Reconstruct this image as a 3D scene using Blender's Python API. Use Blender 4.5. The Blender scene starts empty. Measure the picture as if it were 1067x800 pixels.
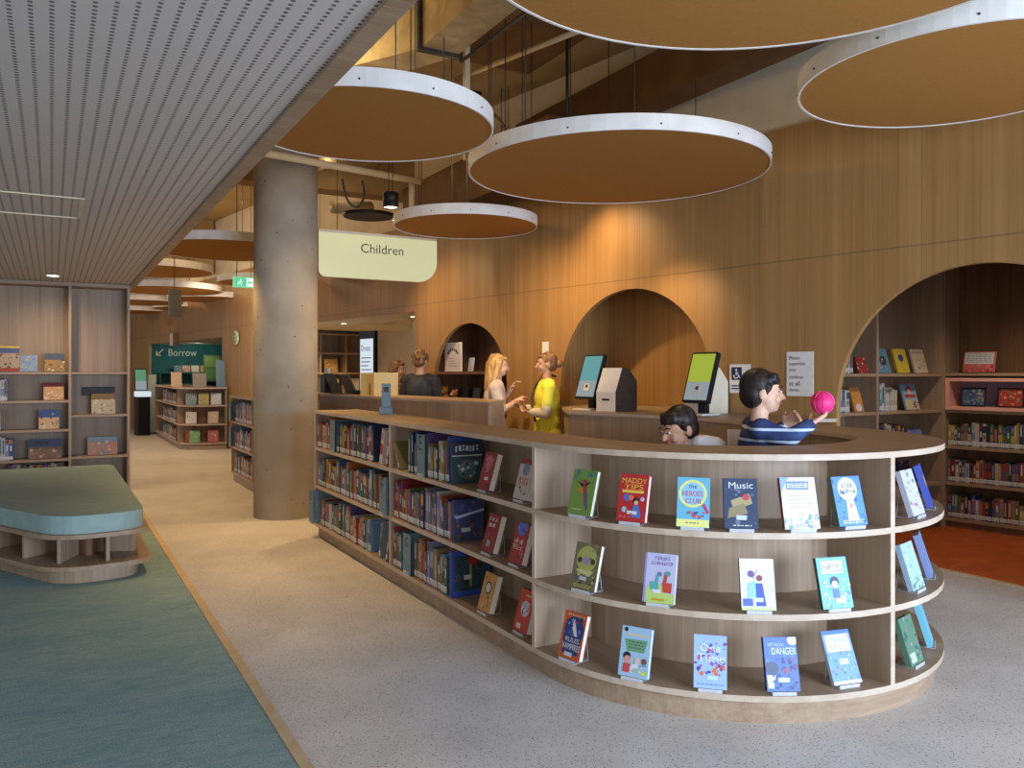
import bpy, bmesh, math, random
from mathutils import Vector, Matrix, Euler
from mathutils.geometry import tessellate_polygon
random.seed(7)
PI = math.pi
scene = bpy.context.scene
COL = scene.collection
# ---------------------------------------------------------------- camera calibration
FPX, HY, CX, EYE = 850.0, 388.0, 533.5, 1.4
YAW = math.atan((CX - 54.0) / FPX)
CD = (-math.sin(YAW), math.cos(YAW)); CN = (math.cos(YAW), math.sin(YAW))
def to_world(X, Y, z): return Vector((X*CN[0] + Y*CN[1], X*CD[0] + Y*CD[1], z))
def at_z(x, y, z):
    Y = (z - EYE) * FPX / (HY - y); return to_world((x - CX) / FPX * Y, Y, z)
def at_d(x, y, d): return to_world((x - CX) / FPX * d, d, EYE + (HY - y) * d / FPX)
def at_X(x, y, L):
    u = (x - CX) / FPX; Y = L / (CN[0]*u + CN[1]); return at_d(x, y, Y)
def at_Y(x, y, L):
    u = (x - CX) / FPX; Y = L / (CD[0]*u + CD[1]); return at_d(x, y, Y)
NW = Vector((0.98606, 0.16641, 0)); DW = Vector((-0.16641, 0.98606, 0)); WALL = 5.4
def at_W(x, y, D=WALL):
    u = (x - CX) / FPX
    k = to_world(u, 1.0, 0); Y = D / (k.x*NW.x + k.y*NW.y); return at_d(x, y, Y)
def wpt(s, D, z): return NW*D + DW*s + Vector((0, 0, z))
WROT = math.atan2(DW.y, DW.x)            # local x of a wall-aligned object runs along DW

cam = bpy.data.cameras.new('camera'); cam.sensor_width = 36; cam.lens = FPX / 1067 * 36
cam.shift_y = -(400 - HY) / 1067; cam.clip_start = .05; cam.clip_end = 200
co = bpy.data.objects.new('camera', cam); COL.objects.link(co)
co.location = (0, 0, EYE); co.rotation_euler = (PI/2, 0, -YAW)
scene.camera = co

# ---------------------------------------------------------------- materials
def S(r, g, b):
    f = lambda c: (c/255/12.92) if c/255 <= .04045 else ((c/255 + .055)/1.055)**2.4
    return (f(r), f(g), f(b), 1)
MATS = {}
def newmat(name, color, rough=.6, metal=0, spec=.5, emit=None, estr=0, trans=0, ior=1.45):
    m = bpy.data.materials.new(name); m.use_nodes = True
    b = m.node_tree.nodes['Principled BSDF']
    b.inputs['Base Color'].default_value = color; b.inputs['Roughness'].default_value = rough
    b.inputs['Metallic'].default_value = metal; b.inputs['Specular IOR Level'].default_value = spec
    b.inputs['Transmission Weight'].default_value = trans; b.inputs['IOR'].default_value = ior
    if emit: b.inputs['Emission Color'].default_value = emit; b.inputs['Emission Strength'].default_value = estr
    return m
def col(r, g, b, rough=.45):
    k = ('c', r, g, b, rough)
    if k not in MATS:
        m = newmat('paint_%d_%d_%d' % (r, g, b), S(r, g, b), rough)
        nt = m.node_tree; n = nt.nodes.new('ShaderNodeTexNoise'); n.inputs['Scale'].default_value = 60
        x = nt.nodes.new('ShaderNodeMix'); x.data_type = 'RGBA'; x.inputs[0].default_value = .1
        x.inputs[6].default_value = S(r, g, b); nt.links.new(n.outputs['Color'], x.inputs[7])
        x.blend_type = 'OVERLAY'
        nt.links.new(x.outputs[2], nt.nodes['Principled BSDF'].inputs['Base Color'])
        MATS[k] = m
    return MATS[k]
def wood(name, c1, c2, scale, rough=.45, bump=.05, seam=None):
    m = newmat(name, c1, rough, spec=.4); nt = m.node_tree; N, L = nt.nodes, nt.links
    tc = N.new('ShaderNodeTexCoord'); mp = N.new('ShaderNodeMapping'); mp.inputs['Scale'].default_value = scale
    L.new(tc.outputs['Object'], mp.inputs[0])
    n1 = N.new('ShaderNodeTexNoise'); n1.inputs['Scale'].default_value = 1; n1.inputs['Detail'].default_value = 5; n1.inputs['Roughness'].default_value = .65
    L.new(mp.outputs[0], n1.inputs[0])
    mp2 = N.new('ShaderNodeMapping'); mp2.inputs['Scale'].default_value = [s*.22 if s > 3 else s*.4 for s in scale]; L.new(tc.outputs['Object'], mp2.inputs[0])
    n2 = N.new('ShaderNodeTexNoise'); n2.inputs['Scale'].default_value = 1; n2.inputs['Detail'].default_value = 2; L.new(mp2.outputs[0], n2.inputs[0])
    ad = N.new('ShaderNodeMath'); ad.operation = 'MULTIPLY_ADD'; ad.inputs[1].default_value = .55
    L.new(n1.outputs[0], ad.inputs[0])
    a2 = N.new('ShaderNodeMath'); a2.operation = 'MULTIPLY'; a2.inputs[1].default_value = .45; L.new(n2.outputs[0], a2.inputs[0]); L.new(a2.outputs[0], ad.inputs[2])
    cr = N.new('ShaderNodeValToRGB'); cr.color_ramp.elements[0].position = .36; cr.color_ramp.elements[1].position = .64
    cr.color_ramp.elements[0].color = c2; cr.color_ramp.elements[1].color = c1
    L.new(ad.outputs[0], cr.inputs[0]); out = cr.outputs[0]
    if seam:   # panel joint lines at fixed heights / spacing of the board itself
        sp = N.new('ShaderNodeSeparateXYZ'); L.new(tc.outputs['Object'], sp.inputs[0])
        d = N.new('ShaderNodeMath'); d.operation = 'SUBTRACT'; d.inputs[1].default_value = seam[0]; L.new(sp.outputs[2], d.inputs[0])
        ab = N.new('ShaderNodeMath'); ab.operation = 'ABSOLUTE'; L.new(d.outputs[0], ab.inputs[0])
        ls = N.new('ShaderNodeMath'); ls.operation = 'LESS_THAN'; ls.inputs[1].default_value = .005; L.new(ab.outputs[0], ls.inputs[0])
        md = N.new('ShaderNodeMath'); md.operation = 'PINGPONG'; md.inputs[1].default_value = seam[1]/2; L.new(sp.outputs[0], md.inputs[0])
        l2 = N.new('ShaderNodeMath'); l2.operation = 'LESS_THAN'; l2.inputs[1].default_value = .002; L.new(md.outputs[0], l2.inputs[0])
        mx = N.new('ShaderNodeMath'); mx.operation = 'MAXIMUM'; L.new(ls.outputs[0], mx.inputs[0]); L.new(l2.outputs[0], mx.inputs[1])
        sc_ = N.new('ShaderNodeMath'); sc_.operation = 'MULTIPLY'; sc_.inputs[1].default_value = .4; L.new(mx.outputs[0], sc_.inputs[0])
        mm = N.new('ShaderNodeMix'); mm.data_type = 'RGBA'; L.new(sc_.outputs[0], mm.inputs[0]); L.new(out, mm.inputs[6]); mm.inputs[7].default_value = (.05, .03, .015, 1)
        out = mm.outputs[2]
    L.new(out, N['Principled BSDF'].inputs['Base Color'])
    if bump:
        bp = N.new('ShaderNodeBump'); bp.inputs['Strength'].default_value = bump; bp.inputs['Distance'].default_value = .002
        L.new(n1.outputs[0], bp.inputs['Height']); L.new(bp.outputs[0], N['Principled BSDF'].inputs['Normal'])
    return m
OAK1, OAK2 = S(170, 146, 120), S(144, 119, 94)
M = {}
M['wall'] = wood('oak_wall_veneer', S(172, 132, 80), S(148, 109, 62), (34, 34, .5), seam=(2.23, 1.22))
M['oakv'] = wood('oak_veneer_upright', OAK1, OAK2, (60, 60, 1.1))
M['oakh'] = wood('oak_veneer_flat', OAK1, OAK2, (60, 1.4, 60))
M['oakx'] = wood('oak_veneer_long', OAK1, OAK2, (1.4, 60, 60))
M['edge'] = wood('pale_oak_edging', S(196, 178, 156), S(176, 154, 130), (9, 9, 30), bump=0)  # oak edge banding, its paleness partly glancing light put into the colour
M['shaded_oak'] = wood('shaded_oak_backing', S(132, 96, 68), S(100, 70, 48), (36, 36, .8))  # oak darkened for backs and recesses, their shade put into the colour
M['pale_oak'] = wood('pale_and_daylit_oak', S(196, 168, 142), S(170, 140, 112), (26, 26, .5))  # pale walls; on the staff counter it carries daylight in its colour

def noise_mat(name, c1, c2, scale, rough=.8, detail=4, lo=.4, hi=.6, bump=0, map=None, spec=.3):
    m = newmat(name, c1, rough, spec=spec); nt = m.node_tree; N, L = nt.nodes, nt.links
    tc = N.new('ShaderNodeTexCoord'); src = tc.outputs['Object']
    if map:
        mp = N.new('ShaderNodeMapping'); mp.inputs['Scale'].default_value = map; L.new(src, mp.inputs[0]); src = mp.outputs[0]
    n = N.new('ShaderNodeTexNoise'); n.inputs['Scale'].default_value = scale; n.inputs['Detail'].default_value = detail; L.new(src, n.inputs[0])
    cr = N.new('ShaderNodeValToRGB'); cr.color_ramp.elements[0].position = lo; cr.color_ramp.elements[1].position = hi
    cr.color_ramp.elements[0].color = c1; cr.color_ramp.elements[1].color = c2; L.new(n.outputs[0], cr.inputs[0])
    L.new(cr.outputs[0], N['Principled BSDF'].inputs['Base Color'])
    if bump:
        bp = N.new('ShaderNodeBump'); bp.inputs['Strength'].default_value = bump; bp.inputs['Distance'].default_value = .004
        L.new(n.outputs[0], bp.inputs['Height']); L.new(bp.outputs[0], N['Principled BSDF'].inputs['Normal'])
    return m, n, cr
def terrazzo():
    m = newmat('terrazzo', S(190, 180, 165), .32, spec=.45); nt = m.node_tree; N, L = nt.nodes, nt.links
    tc = N.new('ShaderNodeTexCoord')
    cols = None; prev = None
    base = N.new('ShaderNodeTexNoise'); base.inputs['Scale'].default_value = 3.0; base.inputs['Detail'].default_value = 6; L.new(tc.outputs['Object'], base.inputs[0])
    cr = N.new('ShaderNodeValToRGB'); cr.color_ramp.elements[0].position = .3; cr.color_ramp.elements[1].position = .7
    cr.color_ramp.elements[0].color = S(196, 189, 180); cr.color_ramp.elements[1].color = S(214, 207, 198); L.new(base.outputs[0], cr.inputs[0])
    prev = cr.outputs[0]
    for sc_, thr, c in ((70, .19, S(86, 78, 70)), (46, .17, S(140, 126, 108)), (58, .19, S(232, 226, 216)), (30, .12, S(104, 92, 80))):
        v = N.new('ShaderNodeTexVoronoi'); v.inputs['Scale'].default_value = sc_; L.new(tc.outputs['Object'], v.inputs['Vector'])
        lt = N.new('ShaderNodeMath'); lt.operation = 'LESS_THAN'; lt.inputs[1].default_value = thr; L.new(v.outputs['Distance'], lt.inputs[0])
        mu = N.new('ShaderNodeMath'); mu.operation = 'MULTIPLY'; mu.inputs[1].default_value = .75; L.new(lt.outputs[0], mu.inputs[0])
        mx = N.new('ShaderNodeMix'); mx.data_type = 'RGBA'; L.new(mu.outputs[0], mx.inputs[0]); L.new(prev, mx.inputs[6]); mx.inputs[7].default_value = c
        prev = mx.outputs[2]
    L.new(prev, N['Principled BSDF'].inputs['Base Color']); return m
M['terrazzo'] = terrazzo()
def carpet():
    m = newmat('teal_carpet', S(100, 128, 126), .95, spec=.05); nt = m.node_tree; N, L = nt.nodes, nt.links
    tc = N.new('ShaderNodeTexCoord')
    def noise(scale, mp_, det, lo, hi):
        mp = N.new('ShaderNodeMapping'); mp.inputs['Scale'].default_value = mp_; L.new(tc.outputs['Object'], mp.inputs[0])
        n = N.new('ShaderNodeTexNoise'); n.inputs['Scale'].default_value = scale; n.inputs['Detail'].default_value = det; n.inputs['Roughness'].default_value = .7; L.new(mp.outputs[0], n.inputs[0])
        r = N.new('ShaderNodeMapRange'); r.inputs[1].default_value = lo; r.inputs[2].default_value = hi; L.new(n.outputs[0], r.inputs[0]); return r.outputs[0], n
    big, _ = noise(1.0, (1.3, 3.2, 1), 5, .35, .68); dash, _ = noise(1.0, (9, 42, 1), 4, .42, .72); fine, fn = noise(150, (1, 1, 1), 2, .3, .7)
    mu = N.new('ShaderNodeMath'); mu.operation = 'MULTIPLY_ADD'; mu.inputs[1].default_value = .55; L.new(dash, mu.inputs[0])
    m2 = N.new('ShaderNodeMath'); m2.operation = 'MULTIPLY'; m2.inputs[1].default_value = .45; L.new(big, m2.inputs[0]); L.new(m2.outputs[0], mu.inputs[2])
    cr = N.new('ShaderNodeValToRGB'); cr.color_ramp.elements[0].color = S(150, 166, 160); cr.color_ramp.elements[1].color = S(104, 138, 136); L.new(mu.outputs[0], cr.inputs[0])
    mx = N.new('ShaderNodeMix'); mx.data_type = 'RGBA'; mx.blend_type = 'OVERLAY'; mx.inputs[0].default_value = .3
    L.new(cr.outputs[0], mx.inputs[6]); L.new(fine, mx.inputs[7]); L.new(mx.outputs[2], N['Principled BSDF'].inputs['Base Color'])
    bp = N.new('ShaderNodeBump'); bp.inputs['Strength'].default_value = .5; bp.inputs['Distance'].default_value = .004
    L.new(fn.outputs[0], bp.inputs['Height']); L.new(bp.outputs[0], N['Principled BSDF'].inputs['Normal'])
    return m
M['carpet'] = carpet()
M['orange_floor'] = noise_mat('orange_lino', S(178, 84, 34), S(192, 96, 42), 6, .5, 4)[0]
def perforated():
    m = newmat('perforated_white_ceiling', S(206, 194, 186), .7, spec=.2); nt = m.node_tree; N, L = nt.nodes, nt.links
    tc = N.new('ShaderNodeTexCoord'); sp = N.new('ShaderNodeSeparateXYZ'); L.new(tc.outputs['Object'], sp.inputs[0])
    d2 = []
    for k, s in ((0, .053), (1, .028)):
        pp = N.new('ShaderNodeMath'); pp.operation = 'PINGPONG'; pp.inputs[1].default_value = s/2; L.new(sp.outputs[k], pp.inputs[0])
        sq = N.new('ShaderNodeMath'); sq.operation = 'POWER'; sq.inputs[1].default_value = 2; L.new(pp.outputs[0], sq.inputs[0]); d2.append(sq)
    ad = N.new('ShaderNodeMath'); L.new(d2[0].outputs[0], ad.inputs[0]); L.new(d2[1].outputs[0], ad.inputs[1])
    lt = N.new('ShaderNodeMath'); lt.operation = 'LESS_THAN'; lt.inputs[1].default_value = .0076**2; L.new(ad.outputs[0], lt.inputs[0])
    mx = N.new('ShaderNodeMix'); mx.data_type = 'RGBA'; L.new(lt.outputs[0], mx.inputs[0]); mx.inputs[6].default_value = S(206, 194, 186); mx.inputs[7].default_value = S(112, 106, 102)
    L.new(mx.outputs[2], N['Principled BSDF'].inputs['Base Color']); return m
M['perf'] = perforated()
def concrete():
    m, n, cr = noise_mat('board_marked_concrete', S(142, 132, 116), S(166, 156, 140), 2.2, .75, 8, .35, .68, bump=.12)
    nt = m.node_tree; N, L = nt.nodes, nt.links; tc = N.new('ShaderNodeTexCoord')
    v = N.new('ShaderNodeTexVoronoi'); v.inputs['Scale'].default_value = 9; L.new(tc.outputs['Object'], v.inputs['Vector'])
    lt = N.new('ShaderNodeMath'); lt.operation = 'LESS_THAN'; lt.inputs[1].default_value = .085; L.new(v.outputs['Distance'], lt.inputs[0])
    mx = N.new('ShaderNodeMix'); mx.data_type = 'RGBA'; L.new(lt.outputs[0], mx.inputs[0]); L.new(cr.outputs[0], mx.inputs[6]); mx.inputs[7].default_value = S(104, 92, 76)
    # a rougher darker pour below chest height
    sp = N.new('ShaderNodeSeparateXYZ'); L.new(tc.outputs['Object'], sp.inputs[0])
    mr = N.new('ShaderNodeMapRange'); mr.inputs[1].default_value = 1.06; mr.inputs[2].default_value = 1.1; mr.inputs[3].default_value = .35; mr.inputs[4].default_value = 0
    nn = N.new('ShaderNodeTexNoise'); nn.inputs['Scale'].default_value = 8; L.new(tc.outputs['Object'], nn.inputs[0])
    a = N.new('ShaderNodeMath'); a.operation = 'MULTIPLY_ADD'; a.inputs[1].default_value = .12; L.new(nn.outputs[0], a.inputs[0]); L.new(sp.outputs[2], a.inputs[2]); L.new(a.outputs[0], mr.inputs[0])
    m2 = N.new('ShaderNodeMix'); m2.data_type = 'RGBA'; L.new(mr.outputs[0], m2.inputs[0]); L.new(mx.outputs[2], m2.inputs[6]); m2.inputs[7].default_value = S(150, 128, 96)
    L.new(m2.outputs[2], N['Principled BSDF'].inputs['Base Color']); return m
M['concrete'] = concrete()
M['disc_face'] = noise_mat('tan_acoustic_fabric', S(168, 120, 64), S(171, 123, 66), 40, .95, 3, spec=.05)[0]
M['white'] = noise_mat('white_board', S(222, 216, 206), S(230, 224, 214), 8, .55)[0]
M['cream'] = noise_mat('cream_plaster', S(214, 200, 172), S(222, 208, 182), 5, .8)[0]
M['slab'] = noise_mat('soffit_concrete', S(150, 126, 86), S(172, 146, 102), 1.6, .85, 6)[0]
M['galv'] = noise_mat('galvanised_steel', S(176, 160, 124), S(200, 184, 146), 7, .45, 4)[0]
M['brown_beam'] = noise_mat('brown_painted_beam', S(104, 76, 50), S(116, 86, 56), 4, .7)[0]
M['dark_green'] = noise_mat('dark_green_pipework', S(38, 50, 42), S(48, 60, 50), 9, .6)[0]
M['black'] = noise_mat('black_plastic', S(22, 22, 24), S(30, 30, 32), 30, .4)[0]
M['dark_grey'] = noise_mat('dark_grey_metal', S(58, 56, 54), S(70, 68, 64), 20, .5)[0]
M['pages'] = noise_mat('book_pages', S(226, 218, 200), S(238, 230, 214), 300, .9, map=(1, 1, 1))[0]
M['slabel'] = noise_mat('white_spine_label', S(222, 218, 212), S(200, 196, 192), 90, .6)[0]
M['teal'] = noise_mat('teal_vinyl', S(138, 160, 154), S(146, 168, 160), 12, .5, spec=.4)[0]
M['tealwall'] = noise_mat('deep_teal_wall', S(30, 82, 78), S(36, 90, 86), 5, .6)[0]
M['acrylic'] = newmat('clear_acrylic', (.93, .95, .97, 1), .08, spec=.7)
M['acrylic'].node_tree.nodes['Principled BSDF'].inputs['Alpha'].default_value = .30
M['acrylic_edge'] = newmat('clear_acrylic_edge', (.95, .96, .98, 1), .1, spec=.7)
M['acrylic_edge'].node_tree.nodes['Principled BSDF'].inputs['Alpha'].default_value = .7
M['signgreen'] = noise_mat('grey_blue_marker', S(108, 128, 134), S(116, 136, 142), 30, .5)[0]
M['skin'] = noise_mat('skin', S(214, 168, 140), S(222, 178, 150), 30, .55)[0]
M['skin_b'] = noise_mat('tan_skin', S(196, 146, 114), S(206, 156, 124), 30, .55)[0]
M['hair_dark'] = noise_mat('black_hair', S(26, 20, 18), S(50, 40, 34), 40, .5, map=(1, 1, .2))[0]
M['hair_blond'] = noise_mat('blond_hair', S(170, 126, 70), S(212, 172, 112), 40, .5, map=(1, 1, .2))[0]
M['hair_brown'] = noise_mat('brown_hair', S(112, 82, 56), S(150, 112, 78), 40, .5, map=(1, 1, .2))[0]
M['trim'] = noise_mat('brass_tan_strip', S(196, 168, 126), S(206, 180, 140), 10, .5)[0]
M['red_ball'] = noise_mat('pink_ball', S(222, 40, 110), S(232, 56, 124), 10, .45)[0]
def emis(name, c, s): return newmat(name, tuple(q*.12 for q in c[:3]) + (1,), .35, emit=c, estr=s)
M['lamp'] = emis('lamp_glow', (1, .86, .62, 1), 12)
M['litsign'] = emis('lit_sign_face', S(226, 222, 172), .72)
M['screen_teal'] = emis('teal_screen', S(100, 166, 172), .72)
M['screen_grey'] = emis('grey_screen', S(158, 172, 176), .68)
M['screen_lime'] = emis('lime_screen', S(172, 190, 66), .75)
M['screen_white'] = emis('white_screen', S(214, 226, 236), .9)
M['exit'] = emis('exit_green', S(90, 210, 150), .9)
M['exit_white'] = emis('exit_white', S(220, 250, 235), 1.0)

# ---------------------------------------------------------------- mesh building
class MB:
    def __init__(s): s.v, s.f, s.m, s.mats, s.sm = [], [], [], [], set()
    def mi(s, m):
        if m not in s.mats: s.mats.append(m)
        return s.mats.index(m)
    def add(s, vs, fs, m, T=None, smooth=False):
        b = len(s.v); s.v += [tuple(T @ Vector(p)) if T else tuple(p) for p in vs]; i = s.mi(m)
        for f in fs:
            if smooth: s.sm.add(len(s.f))
            s.f.append([b + k for k in f]); s.m.append(i)
    def box(s, x0, y0, z0, x1, y1, z1, m, T=None):
        vs = [(x, y, z) for z in (z0, z1) for y in (y0, y1) for x in (x0, x1)]
        s.add(vs, [(0, 2, 3, 1), (4, 5, 7, 6), (0, 1, 5, 4), (2, 6, 7, 3), (0, 4, 6, 2), (1, 3, 7, 5)], m, T)
    def rbox(s, x0, y0, z0, x1, y1, z1, m, b=.004, T=None):
        """box with chamfered edges"""
        bm = bmesh.new(); bmesh.ops.create_cube(bm, size=1)
        for v in bm.verts: v.co = Vector(((x0+x1)/2 + v.co.x*(x1-x0), (y0+y1)/2 + v.co.y*(y1-y0), (z0+z1)/2 + v.co.z*(z1-z0)))
        bmesh.ops.bevel(bm, geom=bm.edges[:], offset=b, segments=2, affect='EDGES', profile=.6)
        bm.verts.index_update()
        s.add([v.co[:] for v in bm.verts], [[v.index for v in f.verts] for f in bm.faces], m, T); bm.free()
    def prism(s, poly, z0, z1, m, side=None, T=None, bot=None, smooth=False):
        n = len(poly); vs = [(p[0], p[1], z0) for p in poly] + [(p[0], p[1], z1) for p in poly]
        tri = tessellate_polygon([[Vector((p[0], p[1], 0)) for p in poly]])
        area = sum(poly[i][0]*poly[(i+1) % n][1] - poly[(i+1) % n][0]*poly[i][1] for i in range(n))
        def up(t):
            a, b, c = (poly[k] for k in t); return (b[0]-a[0])*(c[1]-a[1]) - (b[1]-a[1])*(c[0]-a[0]) > 0
        top = [t if up(t) else t[::-1] for t in tri]
        s.add(vs, [[k + n for k in t] for t in top], m, T)
        s.add(vs, [list(t)[::-1] for t in top], bot or m, T)
        sd = [(i, (i+1) % n, (i+1) % n + n, i + n) for i in range(n)]
        if area < 0: sd = [f[::-1] for f in sd]
        s.add(vs, sd, side or m, T, smooth)
    def quad(s, a, b, c, d, m): s.add([a, b, c, d], [(0, 1, 2, 3)], m)
    def tube(s, pts, r, m, n=8, T=None, cap=True):
        pts = [Vector(p) for p in pts]; rs = r if isinstance(r, (list, tuple)) else [r]*len(pts)
        vs, fs = [], []
        for i, p in enumerate(pts):
            t = (pts[min(i+1, len(pts)-1)] - pts[max(i-1, 0)]).normalized()
            a = t.cross(Vector((0, 0, 1)) if abs(t.z) < .95 else Vector((1, 0, 0))).normalized(); b = t.cross(a)
            for k in range(n):
                an = 2*PI*k/n; vs.append(p + (a*math.cos(an) + b*math.sin(an))*rs[i])
        for i in range(len(pts)-1):
            for k in range(n): fs.append((i*n+k, (i+1)*n+k, (i+1)*n+(k+1) % n, i*n+(k+1) % n))
        if cap: fs.append(tuple(range(n))); fs.append(tuple(reversed(range((len(pts)-1)*n, len(pts)*n))))
        s.add(vs, fs, m, T, True)
    def lathe(s, prof, m, n=32, T=None, smooth=True, caps=True):
        vs, fs = [], []
        for r, z in prof:
            for k in range(n): vs.append((r*math.cos(2*PI*k/n), r*math.sin(2*PI*k/n), z))
        for i in range(len(prof)-1):
            for k in range(n): fs.append((i*n+k, i*n+(k+1) % n, (i+1)*n+(k+1) % n, (i+1)*n+k))
        s.add(vs, fs, m, T, smooth)
        if caps and prof[0][0] > 1e-5: s.add(vs[:n], [tuple(reversed(range(n)))], m, T)
        if caps and prof[-1][0] > 1e-5: s.add(vs[-n:], [tuple(range(n))], m, T)
    def ball(s, c, r, m, nu=16, nv=10, T=None, R=None):
        r = r if isinstance(r, (list, tuple)) else (r, r, r); vs, fs = [], []
        c = Vector(c)
        for j in range(nv+1):
            th = PI*j/nv
            for i in range(nu):
                p = Vector((r[0]*math.sin(th)*math.cos(2*PI*i/nu), r[1]*math.sin(th)*math.sin(2*PI*i/nu), r[2]*math.cos(th)))
                vs.append(c + (R @ p if R else p))
        for j in range(nv):
            for i in range(nu): fs.append((j*nu+i, (j+1)*nu+i, (j+1)*nu+(i+1) % nu, j*nu+(i+1) % nu))
        s.add(vs, fs, m, T, True)
    def cap(s, p0, p1, r0, r1, m):
        s.tube([p0, p1], [r0, r1], m, 12); s.ball(p0, r0, m, 12, 8); s.ball(p1, r1, m, 12, 8)
    def text(s, body, cx, cz, width, m, y=0, height=None, align='C', T=None, shear=0):
        """lettering in the local x-z plane facing -y, centred at cx, base line box centred at cz"""
        vs, fs = glyphs(body)
        if not vs: return
        xs = [p[0] for p in vs]; ys = [p[1] for p in vs]
        w = max(xs)-min(xs) or 1; h = max(ys)-min(ys) or 1
        k = width / w if width else height / h
        ky = (height / h) if height else k
        out = []
        for p in vs:
            px = (p[0]-min(xs))*k - w*k/2 if align == 'C' else (p[0]-min(xs))*k
            pz = (p[1]-min(ys))*ky - h*ky/2
            out.append((cx + px + shear*pz, y, cz + pz))
        s.add(out, fs, m, T)
    def build(s, name, parent=None, loc=(0, 0, 0), rot=(0, 0, 0), bevel=0, smooth_angle=None):
        me = bpy.data.meshes.new(name); me.from_pydata(s.v, [], s.f)
        for m in s.mats: me.materials.append(m)
        me.polygons.foreach_set('material_index', s.m)
        me.polygons.foreach_set('use_smooth', [i in s.sm for i in range(len(s.f))])
        me.update()
        o = bpy.data.objects.new(name, me); COL.objects.link(o); o.parent = parent; o.location = loc; o.rotation_euler = rot
        if bevel:
            b = o.modifiers.new('soft_edges', 'BEVEL'); b.width = bevel; b.segments = 2; b.limit_method = 'ANGLE'
        return o
GL = {}
def glyphs(body):
    if body not in GL:
        cu = bpy.data.curves.new('lettering', 'FONT'); cu.body = body; cu.resolution_u = 3
        o = bpy.data.objects.new('lettering', cu); COL.objects.link(o)
        dg = bpy.context.evaluated_depsgraph_get(); dg.update(); ev = o.evaluated_get(dg); me = ev.to_mesh()
        GL[body] = ([v.co[:] for v in me.vertices], [list(p.vertices) for p in me.polygons])
        ev.to_mesh_clear(); bpy.data.objects.remove(o); bpy.data.curves.remove(cu)
    return GL[body]
def tag(o, label, cat, group=None, kind=None):
    if kind: o['kind'] = kind
    if label: o['label'] = label
    if cat: o['category'] = cat
    if group: o['group'] = group
    return o
def empty(name, loc, rz, label, cat, group=None):
    o = bpy.data.objects.new(name, None); COL.objects.link(o); o.location = loc; o.rotation_euler = (0, 0, rz)
    o.empty_display_size = .1
    return tag(o, label, cat, group)
def struct(o): o['kind'] = 'structure'; return o
def copy_tree(o, parent=None):
    c = o.copy(); COL.objects.link(c); c.parent = parent
    for ch in o.children: copy_tree(ch, c)
    return c
ORD = 'first second third fourth fifth sixth seventh eighth ninth tenth eleventh twelfth thirteenth fourteenth fifteenth sixteenth seventeenth eighteenth nineteenth twentieth'.split()
TENS = {2: 'twenty', 3: 'thirty', 4: 'forty', 5: 'fifty'}
def ordinal(n):
    if n <= 20: return ORD[n-1]
    t, u = divmod(n, 10)
    return (TENS[t] + '-' + ORD[u-1]) if u else {2: 'twentieth', 3: 'thirtieth', 4: 'fortieth', 5: 'fiftieth'}[t]
def arc(cx, cy, r, a0, a1, n): return [(cx + r*math.cos(math.radians(a0 + (a1-a0)*i/n)), cy + r*math.sin(math.radians(a0 + (a1-a0)*i/n))) for i in range(n+1)]
def spline(pts, n=8):
    out = []; P = [Vector(p) for p in pts]
    for i in range(len(P)-1):
        p0, p1, p2, p3 = P[max(i-1, 0)], P[i], P[i+1], P[min(i+2, len(P)-1)]
        for k in range(n):
            t = k/n
            out.append(tuple(.5*((2*p1) + (p2-p0)*t + (2*p0-5*p1+4*p2-p3)*t*t + (3*p1-p0-3*p2+p3)*t**3)))
    out.append(tuple(P[-1])); return out
# ================================================================ THE SETTING
def flat(name, poly, z0, z1, m, side=None):
    b = MB(); b.prism(poly, z0, z1, m, side); return struct(b.build(name))
flat('floor', [(-5, -3), (10, -3), (10, 24), (-5, 24)], -.1, 0, M['terrazzo'])
flat('floor_carpet', [(-5, -3), (.762, -3), (.762, 10.9), (-5, 10.9)], 0, .006, M['carpet'])
flat('trim_1', [(.762, -3), (.806, -3), (.806, 10.9), (.762, 10.9)], 0, .009, M['trim'])
flat('floor_nook', [(5.53, .85), (8.6, .85), (8.6, 4.85), (5.53, 4.85)], 0, .005, M['orange_floor'])
flat('trim_2', [(5.49, .85), (5.53, .85), (5.53, 4.85), (5.49, 4.85)], 0, .007, M['trim'])
flat('ceiling', [(-5, -3), (.80, -3), (.80, 10.95), (-5, 10.95)], 2.43, 2.56, M['perf'])
flat('ceiling_slab', [(.78, -3), (7, -3), (7, 24), (-2, 24), (-2, 10.95), (.78, 10.95)], 4.3, 4.45, M['slab'])
flat('trim_3', [(.80, -3), (.87, -3), (.87, 10.95), (.80, 10.95)], 2.415, 2.62, M['oakx'])
flat('wall_bulkhead', [(.80, -3), (.83, -3), (.83, 10.95), (.80, 10.95)], 2.62, 4.3, M['cream'])
# access panel lines and slot in the perforated ceiling
b = MB()
for x0, y0, x1, y1 in ((-1.2, 5.45, .15, 5.475), (-1.2, 6.15, .17, 6.175), (.145, 5.45, .17, 6.175)): b.box(x0, y0, 2.424, x1, y1, 2.431, M['cream'])
struct(b.build('trim_4'))

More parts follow.
